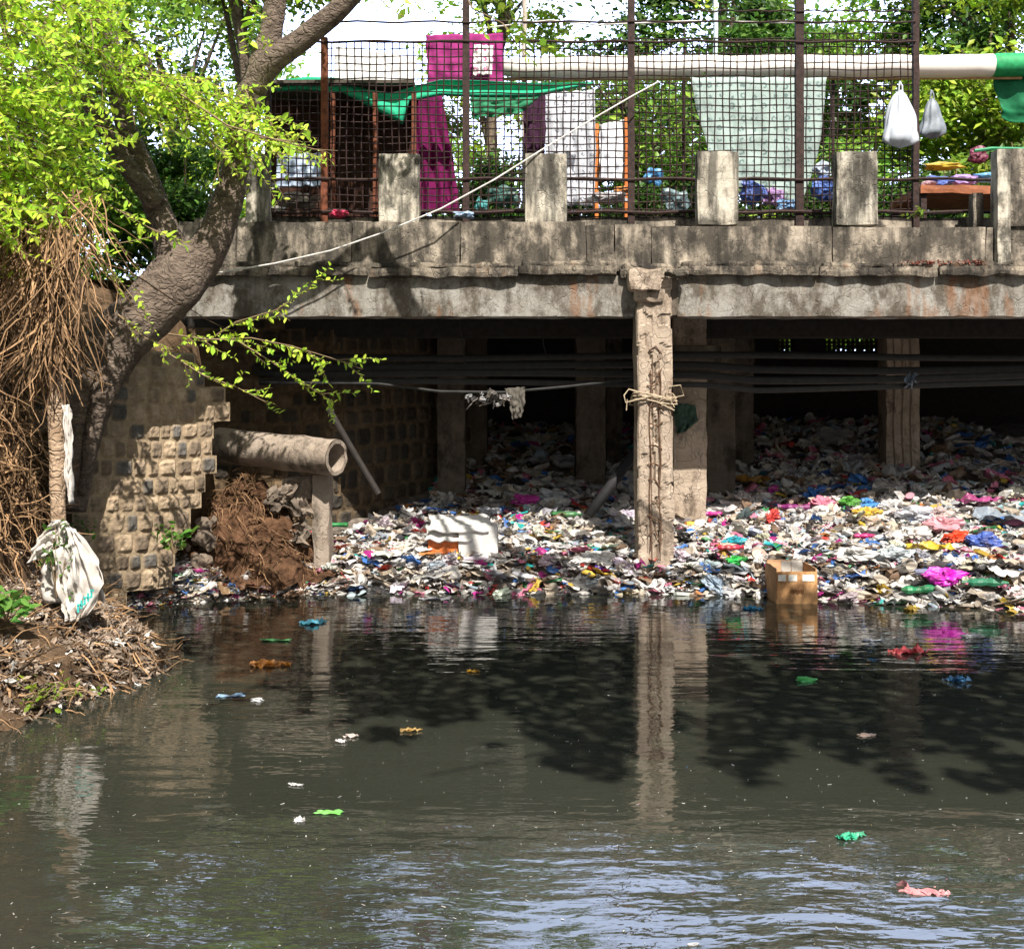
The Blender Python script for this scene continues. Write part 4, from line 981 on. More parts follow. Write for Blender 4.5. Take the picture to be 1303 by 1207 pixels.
c1 = drape('cloth', [(665, 112), (666, 165), (668, 222)], [(694, 112), (694, 165), (692, 222)], YC, plain('dark_purple', (.05, .02, .045), .9, .1), folds=2, amp=.04); tag(c1, 'dark purple cloth hanging left of the white patterned cloth', 'cloth')
c1 = drape('cloth', [(692, 118), (694, 190), (694, 262)], [(757, 114), (758, 190), (756, 262)], YC + .1, pattern_cloth('grey_figured', (.50, .52, .58), (.15, .16, .2), 10), folds=4, amp=.035); tag(c1, 'white and grey patterned cloth hanging behind the third guard post', 'cloth')
c1 = drape('cloth', [(763, 158), (763, 230)], [(794, 152), (792, 230)], YC + .3, plain('white_blue', (.70, .72, .78), .8, .1), folds=2, amp=.03); tag(c1, 'plain white cloth hanging between two orange poles', 'cloth')
c1 = drape('cloth', [(878, 98), (890, 150), (902, 195), (915, 232)], [(1052, 98), (1048, 150), (1040, 200), (1020, 262)], YC, pattern_cloth('pale_green_figured', (.33, .42, .40), (.12, .18, .18), 8), folds=5, amp=.03); tag(c1, 'large pale green patterned curtain hanging below the rolled white awning', 'curtain')
m_net = plain('green_net_fabric', (.02, .36, .20), .7, .2, .3, 8)
c1 = drape('shade_net', [(345, 103), (390, 97), (432, 98), (465, 112), (495, 118), (520, 112), (560, 103), (610, 104), (680, 106), (755, 105)], [(345, 116), (392, 114), (436, 118), (470, 135), (512, 158), (521, 130), (560, 122), (610, 124), (680, 124), (755, 108)], YC - .5, m_net, nu=6, nv=90, folds=1, amp=.06); tag(c1, 'sagging emerald green shade net strung along behind the fence', 'net')
c1 = drape('shade_net', [(598, 120), (600, 150)], [(690, 120), (660, 146)], YC - .2, plain('green_net_dark', (.03, .2, .1), .8, .2), folds=3, amp=.04); tag(c1, 'darker green flap of netting below the sagging shade net', 'net')
for px, a_, b_, c_, lb in ((759, 158, 232, (.62, .2, .05), 'orange pole left of the plain white cloth'), (797, 150, 232, (.62, .18, .05), 'orange pole right of the plain white cloth'), (486, 140, 262, (.3, .38, .45), 'grey-blue metal pole holding up the green shade net'), (910, 0, 72, (.5, .6, .65), 'thin pale pole rising above the rolled white awning'), (667, 0, 45, (.45, .38, .33), 'pale trunk-like pole above the magenta sheets')):
    t_ = MB(); t_.tube([P(px, b_, YC + .4), P(px + 1, (a_ + b_) / 2, YC + .4), P(px, a_, YC + .4)], .028, 8, .05); t_.tube([P(px, b_, YC + .4), P(px, b_, YC + .4) - Vector((0, 0, max(.05, P(px, b_, YC + .4).z - 3.12)))], .026, 8); tag(t_.build('pole', plain('pole_paint', c_, .6, .3)), lb, 'pole')
aw = thing('awning', 'long rolled white awning with a green end spanning the stalls above the curtain', 'awning', P(960, 85, 13))
mb = MB(); K = 30; mb.tube([P(640 + 622 * k / K, 84 + 2.5 * (1 - k / K) + .6 * math.sin(k), 12.9) for k in range(K + 1)], [.09 + .04 * min(1, k / 3) + .004 * math.sin(k * 2.1) for k in range(K + 1)], 20, .04); mb.build('awning_roll', plain('white_canvas', (.85, .80, .76), .8, .15, .05, 4, .1), aw, smooth=True)
mb = MB(); mb.tube([P(1255, 84, 12.9), P(1268, 83, 12.9), P(1310, 82, 12.9), P(1420, 82, 12.9)], [.11, .135, .13, .13], 20, .06); mb.build('awning_cover', plain('green_canvas', (.02, .30, .11), .6, .3), aw, smooth=True)
drape('awning_flap', [(1262, 92), (1272, 130), (1275, 150)], [(1420, 92), (1420, 150), (1420, 182)], 13.0, plain('green_canvas_flap', (.01, .14, .06), .7, .2), aw, folds=3, amp=.05)
mb = MB(); mb.tube([P(640, 101, 12.95), P(1300, 99, 12.95)], .02, 8); mb.build('awning_bar', plain('tan_bar', (.5, .32, .18), .7, .2), aw)
mb = MB()
for px in (870, 1060, 1320): mb.tube([P(px, 100, 13.0), Vector((P(px, 100, 13.0).x, 13.0, 3.12))], .02, 8)
mb.build('awning_leg', M['rust'], aw)
# shack on the left
sh = thing('shack', 'dark brown board shack behind the fence under the green shade net', 'shack', P(440, 275, 12.4))
mb = MB(); px = 340
while px < 528:
    mb.rbox((xx(px, 12.7), 12.7 + random.uniform(0, .02), 3.12), (xx(px + 17, 12.7), 12.74, zz(122, 12.7)), .2, .006, .006, sd=px); px += 17.6
mb.box((xx(338, 12.8), 12.76, 3.12), (xx(528, 12.8), 12.8, zz(122, 12.7))); mb.build('board_wall', plain('dark_boards', (.045, .022, .016), .9, .1, .5, 8), sh)
mb = MB(); mb.box((xx(335, 12.3), 12.0, zz(116, 12.3)), (xx(530, 12.3), 12.8, zz(112, 12.3))); mb.build('roof', plain('shack_roof', (.08, .07, .06), .9, .1), sh)
mb = MB()
for px in (424, 478, 527): mb.rbox((xx(px - 3, 12.1), 12.05, 3.12), (xx(px + 3, 12.1), 12.12, zz(118, 12.1)), .2, .004, .006, sd=px)
mb.build('shack_post', M['redrust'], sh)
o = drape('cloth', [(352, 196), (350, 238)], [(410, 194), (408, 236)], 12.0, plain('pale_blue_cloth', (.42, .50, .66), .8, .1, .2, 6), folds=4, amp=.03); tag(o, 'pale blue cloth hung low in front of the dark shack behind the tree', 'cloth')
# table with quilts at the right
tb = thing('table', 'low wooden table behind the fence with quilts laid over it at the right', 'table', P(1230, 270, 11.8))
mb = MB(); mb.rbox((xx(1172, 11.6), 11.6, zz(246, 11.6)), (xx(1340, 11.6), 12.6, zz(235, 11.6)), .1, .01, .01, sd=2); mb.build('table_top', plain('red_brown_wood', (.26, .09, .04), .7, .3, .4, 10), tb)
for px in (1178, 1335):
    for yy in (11.65, 12.5):
        mb = MB(); mb.box((xx(px, 11.6) - .03, yy, 3.12), (xx(px, 11.6) + .03, yy + .06, zz(246, 11.6) - .002)); mb.build('leg', M['rust'], tb)
def bundle(px, py, Y, wpx, hpx, c_, lb, name='bundle', cat='bundle'):
    tv, tf = bag_template(int(px * 7 + py), ICO3, 1, .42); s = Y / F; mb = MB()
    mb.scatter(tv, tf, np.array([tuple(P(px, py, Y))]), np.eye(3)[None], np.array([[wpx * s, max(.2, wpx * s * .6), hpx * s]]), np.array([c_])); return tag(mb.build(name, M['litter']), lb, cat, 'bundles and goods heaped behind the fence')
for q in ((1195, 231, 11.9, 40, 14, (.12, .2, .62), 'deep blue quilt bundle at the left end of the table'), (1228, 229, 11.9, 40, 15, (.45, .3, .7), 'lilac quilt bundle in the middle of the table'), (1258, 227, 11.9, 40, 16, (.15, .45, .75), 'sky blue quilt bundle at the right end of the table'),
          (1180, 236, 11.7, 22, 12, (.5, .3, .35), 'dusty pink bundle at the near left corner of the table'), (1243, 198, 13, 26, 22, (.2, .03, .08), 'dark maroon bundle above the quilts on the table'), (1200, 212, 12.6, 52, 10, (.6, .45, .05), 'yellow cloth heap behind the hanging grey bag'),
          (958, 244, 11.7, 34, 36, (.12, .2, .6), 'blue bundle right of the fourth guard post'), (985, 250, 11.8, 34, 30, (.5, .3, .62), 'lilac bundle below the pale green curtain'), (1003, 262, 11.6, 30, 18, (.2, .4, .7), 'pale blue bundle low beside the fifth fence post'), (1048, 240, 11.8, 30, 34, (.1, .2, .6), 'blue bundle just left of the fifth guard post'), (1046, 216, 12.1, 26, 20, (.5, .6, .75), 'pale blue bag on top of the blue bundle'),
          (832, 225, 12, 22, 26, (.1, .35, .72), 'bright blue bag at the foot of the leaning dark tree'), (775, 252, 12, 60, 18, (.6, .58, .6), 'white cloth heap right of the third guard post'), (790, 242, 12.2, 20, 10, (.7, .3, .1), 'small orange bundle on the white cloth heap'), (860, 255, 11.9, 40, 30, (.2, .3, .33), 'dark teal bundle left of the fourth guard post'),
          (640, 250, 11.9, 44, 30, (.06, .16, .14), 'dark green bundle left of the third guard post'), (612, 262, 11.7, 20, 22, (.12, .5, .5), 'teal bag left of the dark green bundle'), (431, 272, 10.65, 26, 12, (.75, .06, .16), 'bright pink-red bag on the parapet left of the second guard post'), (380, 256, 11.6, 60, 22, (.3, .24, .2), 'brown goods heap behind the fence near the tree fork'), (350, 268, 11.3, 30, 12, (.6, .58, .55), 'whitish rag heap by the first fence post'),
          (590, 274, 10.62, 30, 10, (.4, .55, .75), 'pale blue scrap heap on the parapet between two guard posts'), (345, 238, 12.2, 20, 16, (.5, .5, .5), 'grey bundle left of the pale blue cloth')):
    bundle(*q)
t_ = MB(); t_.tube([P(1240, 192, 12.6), P(1262, 189, 12.6), P(1330, 190, 12.6)], .02, 6); tag(t_.build('rail_bar', plain('green_paint', (.03, .25, .12), .5, .3)), 'green horizontal bar above the quilts at the right edge', 'bar')

# ---------------------------------------------------------------- vegetation
def leafcols(n, base, var=.35, yl=.25):
    c = np.array(base)[None] * rng.uniform(1 - var, 1 + var, (n, 1)); c[:, 0] *= rng.uniform(1 - yl, 1 + yl, n); return c
def crown(mb, center, rad, nclump, nleaf, size, base, clump_r=.4, tmpl=LEAF4, shell=.45):
    nleaf = int(nleaf * 1.5); nclump = int(nclump * 1.3)
    C_ = []
    while len(C_) < nclump:
        q = rng.uniform(-1, 1, 3); r_ = np.linalg.norm(q)
        if r_ < 1 and r_ > shell * rng.random(): C_.append(q)
    C_ = np.array(C_) * rad + center; kc = rng.uniform(.28, 1.25, nclump)
    i = rng.integers(0, nclump, nleaf); cr_ = clump_r * rng.uniform(.6, 1.3, nclump)
    Pp = C_[i] + rng.normal(0, 1, (nleaf, 3)) * cr_[i][:, None] * np.array([.6, .6, .42])
    Pp = Pp[Pp[:, 2] > 2.7]; i = i[:len(Pp)]; n = len(Pp)
    s_ = size * rng.uniform(.6, 1.3, n)
    mb.scatter(*tmpl, Pp, rot_up(n), s_, leafcols(n, base) * kc[i][:, None]); return C_
def bgtree(X, Y, h, rad, nl, size, base, label, trunk_r=.16, lean=0, mbk='bark', clumps=46, zc=None):
    t_ = thing('tree', label, 'tree', (X, Y, 2.62 if Y > 17 else 3.12), 'trees behind the bridge'); z0 = 2.6 if Y > 17 else 3.1
    mb = MB(); top = Vector((X + lean, Y, z0 + h * .8)); pts = [Vector((X, Y, z0)).lerp(top, k / 9) + Vector((.12 * math.sin(k * 1.1 + X), .1 * math.cos(k + X), 0)) for k in range(10)]
    mb.tube(pts, [trunk_r * (1 - .07 * k) for k in range(10)], 10, .15, X)
    c = np.array([X + lean, Y, zc or z0 + h * .72]); lm = MB()
    for k in range(9):
        a_ = random.uniform(0, 6.28); s_ = pts[random.randrange(4, 9)]; e = Vector((c[0] + math.cos(a_) * rad[0] * .7, c[1] + math.sin(a_) * rad[1] * .7, c[2] + random.uniform(-.4, .6) * rad[2]))
        m_ = (s_ + e) / 2 + Vector((0, 0, .3)); lm.tube([s_, m_, e], [trunk_r * .45, trunk_r * .3, trunk_r * .1], 6, .1)
    mb.build('trunk', M[mbk], t_); lm.build('limb', M[mbk], t_)
    mb = MB(); crown(mb, c, np.array(rad), clumps, nl, size, base, .5); mb.build('crown', M['leaf'], t_)
LIME, MID, DK = (.42, .60, .06), (.24, .42, .05), (.10, .22, .035)  # several crowns below are raised out of view to block sky mirrored in water
bgtree(-9.5, 21, 8, (3.4, 2.4, 3.4), 14000, .17, LIME, 'broad yellow-green tree at the far left behind the bridge')
bgtree(-6.0, 19, 6.5, (2.2, 1.8, 2.7), 11000, .14, MID, 'mid green tree behind the forked trunk of the big tree')
bgtree(-.3, 22, 11.5, (2.0, 1.8, 5.0), 14000, .15, LIME, 'yellow-green tree rising above the magenta sheets')
bgtree(3.1, 20, 6.2, (2.6, 1.9, 2.6), 15000, .16, DK, 'dense dark green tree above the middle of the rolled awning')
bgtree(6.4, 23, 7.4, (2.6, 2, 3.0), 14000, .17, MID, 'mid green tree above the pale green curtain')
bgtree(9.6, 21, 9.6, (2.4, 2, 4.4), 15000, .16, DK, 'dark tree with bright edge leaves above the green awning end')
bgtree(7.9, 18.6, 6.0, (1.7, 1.2, 2.4), 9000, .16, LIME, 'bright lime tree behind the hanging bags at the right')
bgtree(13.5, 26, 10, (4, 3, 4.5), 11000, .2, LIME, 'pale tree partly seen at the far right edge behind the bridge')
bgtree(4.3, 22, 12, (.9, 1.2, 5.0), 7000, .16, DK, 'narrow dark tree added behind the pale green curtain to block reflected sky')  # added to split the sky patches mirrored in the near water
bgtree(-3.6, 14.6, 6.6, (1.7, 1.2, 1.5), 13000, .13, LIME, 'tall tree added behind the shack, its unseen crown reflecting green in the water', .12, zc=8.6)  # unseen crown added so the near water reflects green
bgtree(1.75, 14.2, 3.0, (.9, .7, 1.1), 3200, .10, MID, 'small leaning dark-stemmed tree between the orange pole and the curtain', .09, -.15, clumps=18)
def shrub(X, Y, rad, nl, size, base, label, z0=3.12, cols=14):
    t_ = thing('shrub', label, 'shrub', (X, Y, z0), 'shrubs behind the fence'); mb = MB()
    for k in range(9):
        a_ = random.uniform(0, 6.28); e = Vector((X + math.cos(a_) * rad[0] * .8, Y + math.sin(a_) * rad[1] * .6, z0 + rad[2] * random.uniform(1, 1.9))); mb.tube([(X, Y, z0), Vector((X, Y, z0)).lerp(e, .5) + Vector((.05, 0, .05)), e], [.03, .02, .008], 5)
    mb.build('stem', M['twig'], t_); mb = MB(); crown(mb, np.array([X, Y, z0 + rad[2]]), np.array(rad), cols, nl, size, base, .3); mb.build('foliage', M['leaf'], t_)
shrub(-.05, 14.0, (.65, .5, .8), 3000, .09, DK, 'dark shrub behind the fence left of the dark purple cloth')
shrub(4.35, 14.2, (.95, .6, 1.0), 5200, .10, MID, 'green shrub behind the fence right of the pale green curtain')
shrub(5.9, 14.6, (1.0, .6, 1.0), 4200, .13, LIME, 'bright leafy shrub below the green awning end at the right')
shrub(7.4, 15.5, (1.0, .6, 1.3), 3800, .12, DK, 'dark shrub at the right edge behind the last guard post')
shrub(2.6, 16.2, (1.6, .5, 1.0), 4500, .12, LIME, 'yellow-green shrub seen between the stalls, behind the leaning dark tree')
shrub(-4.3, 14.5, (1.2, .8, 1.2), 5000, .10, LIME, 'yellow-green shrub left of the shack behind the tree fork', 2.9)
shrub(-6.2, 13.8, (1.4, .9, 1.3), 6000, .10, MID, 'mid green shrub behind the left limb of the big tree', 2.9)
shrub(-.9, 16.4, (1.2, .5, 1.6), 4500, .11, MID, 'green shrub behind the magenta cloths')

for x_, y_, c_, lb_ in ((-.2, 13.3, DK, 'dark leafy shrub right of the deep magenta cloth'), (.55, 13.6, DK, 'dark leafy shrub behind the third guard post'), (1.75, 13.4, DK, 'dark leafy shrub behind the bright blue bag'), (2.3, 13.8, MID, 'green leafy shrub left of the pale green curtain'), (3.9, 13.4, DK, 'dark leafy shrub at the right hem of the pale green curtain'), (4.9, 13.5, DK, 'dark leafy shrub behind the full white bag')):
    shrub(x_, y_, (.6, .4, .75), 3600, .085, c_, lb_)
shrub(-3.75, 12.2, (.9, .6, 1.0), 5200, .09, DK, 'dark shrub in the fork of the big tree, left of the first fence post', 2.9)
shrub(-5.1, 12.0, (1.1, .6, 1.1), 6500, .09, MID, 'bushy green shrub left of the big tree fork', 2.9)
shrub(-6.6, 11.6, (1.1, .6, 1.2), 5500, .10, DK, 'dark shrub at the far left behind the bank', 2.9)
for q_, (x_, c_, lb_) in enumerate(((-4.6, DK, 'leftmost of the dark hedge shrubs on the far bank'), (-2.2, MID, 'green hedge shrub on the far bank behind the shack'), (.3, DK, 'dark hedge shrub on the far bank behind the dark purple cloth'), (2.2, DK, 'dark hedge shrub on the far bank behind the white patterned cloth'), (4.4, MID, 'green hedge shrub on the far bank behind the pale green curtain'), (6.4, DK, 'dark hedge shrub on the far bank behind the hanging bags'), (8.4, MID, 'rightmost of the hedge shrubs on the far bank'))):
    shrub(x_, 17.9, (1.5, .6, 1.15), 9000, .12, c_, lb_, 1.95, 34)
mb = MB()
for i in range(16):
    n = 26; X = rng.uniform(xx(345, 12), xx(1172, 12), n); Y = rng.uniform(11.7, 12.5, n); Z = 3.14 + .42 * rng.random(n) ** 1.3
    mb.scatter(*SHEETS[i], np.stack([X, Y, Z], 1), full_rot(n), np.stack([rng.uniform(.1, .32, n), rng.uniform(.08, .2, n), rng.uniform(.1, .2, n)], 1), rcols(n) * rng.uniform(.15, .8, (n, 1)))
tag(mb.build('goods_heap', M['litter']), 'jumble of cloth, bags and goods lying low behind the mesh fence', 'goods', kind='stuff')
mb = MB()
for i in range(8):
    n = 9; a_ = rng.uniform(0, 1, n); X = xx(222 + 55 * a_, 10.0); Y = rng.uniform(9.75, 10.1, n); Z = .08 + .75 * rng.random(n) * a_ ; tv, tf = bag_template(i + 300, ICO2, .8, .25)
    mb.scatter(tv, tf, np.stack([X, Y, Z], 1), full_rot(n), rng.uniform(.08, .2, n), np.array([.24, .19, .15]) * rng.uniform(.5, 1.2, (n, 1)))
for i in range(4):
    n = 5; X = xx(rng.uniform(345, 395, n), 10.1); Z = zz(0, 10.1) * 0 + rng.uniform(.45, .95, n); tv, tf = bag_template(i + 320, ICO2, .5, .6)
    mb.scatter(tv, tf, np.stack([X, np.full(n, 10.15), Z], 1), full_rot(n), rng.uniform(.14, .28, n), np.array([.26, .21, .17]) * rng.uniform(.5, 1.2, (n, 1)))
tag(mb.build('rubble_heap', M['stone']), 'broken stones spilled between the stone wall, mound and drain pipe', 'rubble', kind='stuff')

# main tree
def pth(lst, Y0, Y1):
    pts, rad = [], []; n = len(lst)
    for i, (px, py, wd) in enumerate(lst):
        Y = Y0 + (Y1 - Y0) * i / (n - 1); pts.append(P(px, py, Y)); rad.append(wd / 2 / F * Y)
    P2, R2 = [], []
    for i in range(n - 1):
        p0, p1, p2, p3 = pts[max(i - 1, 0)], pts[i], pts[i + 1], pts[min(i + 2, n - 1)]
        for k in range(7):
            u = k / 7; P2.append(.5 * ((2 * p1) + (p2 - p0) * u + (2 * p0 - 5 * p1 + 4 * p2 - p3) * u * u + (3 * p1 - p0 - 3 * p2 + p3) * u ** 3)); R2.append(rad[i] + (rad[i + 1] - rad[i]) * u)
    return P2 + [pts[-1]], R2 + [rad[-1]]
tr = thing('tree', 'big forked tree with dark bark and lime leaves leaning from the left bank', 'tree', P(95, 640, 8.6))
mb = MB(); mb.tube(*pth([(92, 650, 34), (98, 585, 46), (106, 530, 60), (118, 484, 68), (150, 434, 74), (190, 394, 70), (224, 358, 74), (248, 324, 60)], 8.45, 8.95), 30, .08, 1)
mb.tube(*pth([(150, 450, 40), (132, 500, 32), (118, 550, 20), (104, 630, 12)], 8.55, 8.4), 12, .2, 5)
mb.tube(*pth([(115, 490, 44), (70, 520, 34), (30, 560, 26), (0, 640, 16)], 8.6, 8.2), 14, .2, 6)
mb.build('trunk', M['bark'], tr, smooth=True)
for lst, ya, yb2 in (([(230, 362, 60), (260, 324, 50), (283, 275, 41), (297, 225, 36), (303, 185, 34), (314, 135, 34), (334, 84, 36), (347, 30, 28), (352, -30, 28), (350, -120, 26), (330, -220, 20)], 8.95, 8.9),
                     ([(322, 115, 28), (346, 78, 33), (385, 50, 29), (428, 14, 27), (470, -30, 25), (520, -90, 24)], 8.9, 8.6),
                     ([(228, 366, 56), (219, 322, 42), (204, 275, 34), (182, 215, 30), (160, 160, 27), (145, 90, 26), (135, 20, 24), (120, -80, 20)], 8.9, 8.7),
                     ([(200, 262, 26), (158, 205, 24), (126, 150, 22), (90, 90, 18), (60, 20, 14)], 8.75, 8.4)):
    mb = MB(); mb.tube(*pth(lst, ya, yb2), 22, .07, lst[0][0]); mb.build('limb', M['bark'], tr, smooth=True)
# limb over the water (above the frame)
e0 = P(520, -90, 8.6)
hub = [e0, Vector((.2, 7.4, 5.5)), Vector((1.4, 6.0, 5.7)), Vector((2.6, 4.8, 5.8)), Vector((4.2, 3.9, 5.9)), Vector((6.2, 3.2, 5.9))]
mb = MB(); mb.tube(hub, [.085, .08, .075, .065, .05, .02], 12, .1)
subs = []
for k in range(26):
    s_ = hub[random.randrange(1, 6)] ; e = Vector((random.uniform(-1.4, 7.6), random.uniform(.9, 5.2), random.uniform(4.9, 5.7))); mid = (s_ + e) / 2 + Vector((0, 0, .15)); mb.tube([s_, mid, e], [.035, .022, .008], 6, .1)
mb.build('limb', M['bark'], tr, smooth=True)

def edge_y(px): return np.interp(px, [150, 200, 330, 430, 480, 560, 640, 690, 760, 830, 900, 960, 1020, 1070, 1130, 1180, 1230, 1303, 1500], [800, 835, 862, 905, 925, 920, 895, 950, 965, 950, 975, 985, 945, 975, 1000, 985, 970, 1012, 1000])
mb = MB(); n = 60000
SX = rng.uniform(-3.3, 6.3, n); SY = rng.uniform(4.7, 9.72, n); px_ = CX + SX / SY * F; py_ = HY + CZ * F / SY
nz = np.array([mn.noise(Vector((a_ * 1.6, b_ * 1.6, 7))) + .9 * mn.noise(Vector((a_ * 5.5, b_ * 3.2, 2))) for a_, b_ in zip(SX, SY)])
lim = edge_y(px_); dist = (lim - py_) / 60.0
ok = (SY < Ye(SX) - .12) & (dist + nz * 1.1 > 0.0) & (nz > -.62) & (px_ > 150 + (py_ - 760) * .6)
SX, SY = SX[ok], SY[ok]; k = rng.random(len(SX)) < .42; SX, SY = SX[k], SY[k]
zc = rng.uniform(4.8, 5.5, len(SX)); tt = zc / math.tan(SE)
Pp = np.stack([SX + math.sin(SA) * tt, SY - math.cos(SA) * tt, zc], 1); n = len(Pp)
mb.scatter(*LEAF4, Pp, rand_rot(n, .45), .13 * rng.uniform(.6, 1.3, n), leafcols(n, (.16, .27, .03)))
mb.build('crown', M['leaf'], tr)

# leafy sprays of the main tree
tw = MB(); lf = MB()
LB = (.58, .82, .08)
def spray(p0, d0, L, nseg=9, droop=.05, lsize=.05, dens=1.0, side=True, base=LB, r0=.006):
    p_ = Vector(p0); d = Vector(d0).normalized(); pts = [p_.copy()]; step = L / nseg; LP = []
    for k in range(nseg):
        d = (d + Vector((random.gauss(0, .10), random.gauss(0, .10), random.gauss(0, .10) - droop))).normalized(); p_ = p_ + d * step; pts.append(p_.copy())
        if k > 0:
            m_ = max(1, int(step * 34 * dens))
            for q in range(m_):
                b_ = pts[-2].lerp(p_, q / m_); LP.append((b_, d.copy()))
    tw.tube(pts, [r0 * (1 - .8 * k / nseg) for k in range(nseg + 1)], 4, cap=False)
    for b_, dd_ in LP:
        o = Vector((random.gauss(0, 1), random.gauss(0, 1), random.gauss(0, .7))); o = (o - dd_ * o.dot(dd_)).normalized()
        dl = (o + dd_ * .5).normalized(); nrm = dl.cross(Vector((random.gauss(0, .5), random.gauss(-.5, .5), 1)).cross(dl)).normalized()
        if nrm.length < .1: continue
        side_ = dl.cross(nrm).normalized(); s_ = lsize * random.uniform(.6, 1.25)
        Rm = np.array([[side_.x, dl.x, nrm.x], [side_.y, dl.y, nrm.y], [side_.z, dl.z, nrm.z]])
        LQ.append((tuple(b_ + dl * s_ * .55), Rm, s_, tuple(np.array(base) * random.uniform(.7, 1.25) * np.array([random.uniform(.8, 1.2), 1, 1]))))
    return pts
LQ = []
# dense left mass: edge runs from (300,150) down to (150,420)
def massok(px, py): return (px < 165 and py < np.interp(px, [-20, 0, 60, 120, 165], [330, 325, 310, 290, 250]) and not (py > 120 and px > 110 and random.random() < .75)) or (px >= 165 and abs(py - (120 + (px - 165) * .42)) < 36)
for k in range(440):
    for _ in range(20):
        px, py = random.uniform(-60, 330), random.uniform(-90, 330)
        if massok(px + 40, py + 30) and random.random() < (1 if py > 100 else .62): break
    Y = float(np.interp(px, [-60, 0, 60, 150, 330], [6.9, 7.3, 7.9, 8.5, 8.85])) + random.uniform(-.35, .1); p0 = P(px - 20, py - 10, Y); dz = random.uniform(-.5, .05)
    pts = spray(p0, (random.uniform(.6, 1.1), random.uniform(-.4, .1), dz), random.uniform(.35, .8), 7, .05, .05, 1.1)
    if k % 2 == 0: spray(pts[3], (random.uniform(.2, .9), random.uniform(-.4, .2), -.7), random.uniform(.2, .4), 5, .05, .045, 1.0)
# reaching sprays seen singly
def line_spray(pp, Y, lsize=.05, dens=1.1, subn=4, sub=.3, r0=.008):
    pts = [P(a_, b_, Y - .1 * i) for i, (a_, b_) in enumerate(pp)]; tw.tube(pts, [r0 * (1 - .7 * k / (len(pts) - 1)) for k in range(len(pts))], 5, cap=False)
    for i in range(len(pts) - 1):
        d = (pts[i + 1] - pts[i]); spray(pts[i], d, d.length, 4, 0, lsize, dens, r0=.003)
        for k in range(subn):
            if random.random() < .7:
                s_ = pts[i].lerp(pts[i + 1], random.random()); spray(s_, d.normalized() + Vector((random.gauss(0, .2), random.gauss(0, .3), random.gauss(0, .6))), sub * random.uniform(.5, 1.1), 4, .03, lsize * .95, dens, r0=.003)
line_spray([(215, 425), (265, 432), (320, 430), (370, 440), (420, 455), (462, 470)], 8.5, .043, 1.6, 4, .34)
line_spray([(300, 432), (345, 460), (390, 490), (425, 512)], 8.45, .043, 1.5, 4, .28)
line_spray([(215, 450), (260, 478), (300, 492), (345, 515)], 8.5, .043, 1.4, 3, .24)
line_spray([(255, 440), (300, 410), (350, 395), (385, 375), (415, 345)], 8.5, .042, 1.4, 3, .25)
line_spray([(230, 120), (290, 160), (350, 178), (400, 190), (430, 192)], 8.2, .045, .8, 1, .2)
line_spray([(330, 175), (375, 180), (390, 160)], 8.2, .045, 1.2, 1, .15)
line_spray([(40, 210), (120, 250), (190, 290), (240, 310)], 8.0, .05, 1.2, 3, .3)
line_spray([(20, 260), (90, 300), (150, 310), (200, 300)], 7.9, .05, 1.2, 3, .3)
line_spray([(60, 250), (130, 330), (170, 380), (190, 400)], 8.1, .042, 1.2, 3, .25)
line_spray([(150, 400), (185, 430), (220, 445), (250, 425)], 8.3, .036, 1.2, 2, .2)
line_spray([(600, -60), (620, -10), (650, 25), (680, 55), (700, 62)], 8.4, .06, 1.2, 3, .25)
line_spray([(575, -50), (600, 10), (640, 30), (668, 72)], 8.3, .06, 1.3, 3, .25)
line_spray([(780, -40), (830, -12), (880, 2), (905, 18)], 8.3, .06, 1.2, 2, .2)
line_spray([(440, -30), (480, -5), (500, 15), (520, 25)], 8.7, .04, 1.1, 2, .2)
line_spray([(280, -20), (320, 10), (345, 30)], 8.2, .05, 1.2, 2, .2)
# upper crown above the frame, left
for k in range(330):
    p0 = (random.uniform(-4.6, -1.0), random.uniform(8.7, 10.6), random.uniform(5.2, 8.2))
    if pxy(*p0)[1] > -30: continue
    spray(p0, (random.gauss(0, 1), random.gauss(0, 1), random.gauss(-.1, .4)), random.uniform(.5, 1.0), 6, .03, .085, .9)
tw.build('twig', M['twig'], tr)
mb = MB(); mb.scatter(*LEAF, np.array([q[0] for q in LQ]), np.array([q[1] for q in LQ]), np.array([q[2] for q in LQ]) * 1.42 * rng.uniform(.6, 1.25, len(LQ)), np.array([q[3] for q in LQ])); mb.build('foliage', M['leaf'], tr)

# pale thin trunk with root fan
st = thing('tree', 'slim pale dead stem with a fan of roots, white rag tied at its foot', 'tree', P(75, 780, 6.95))
mb = MB(); mb.tube(*pth([(80, 800, 20), (76, 720, 17), (74, 640, 19), (72, 560, 20), (69, 480, 19), (66, 430, 28), (62, 390, 60), (60, 340, 80), (60, 290, 60)], 7.0, 7.3), 14, .12, 3); mb.build('trunk', M['bark_tan'], st, smooth=True)
mb = MB(); s1, d1, l1, r1, c1_ = [], [], [], [], []
for _ in range(330):
    a_ = random.random(); s1.append(P(60 + random.gauss(0, 22 * (1 - a_) + 6), 290 + a_ * 140, 7.15 - random.random() * .15)); d1.append((random.gauss(0, .25), -.1, -1)); l1.append(random.uniform(.2, .7)); r1.append(random.uniform(.004, .012)); c1_.append(tan_())
strands(mb, s1, d1, l1, r1, c1_, .12, .24)
for _ in range(160):
    s1 = [P(random.uniform(0, 130), random.uniform(240, 330), 7.1)]; strands(mb, s1, [(random.gauss(0, .6), -.2, -.8)], [random.uniform(.4, 1.1)], [random.uniform(.003, .007)], [tan_()], .1, .22, 9)
mb.build('root_fan', M['root'], st)
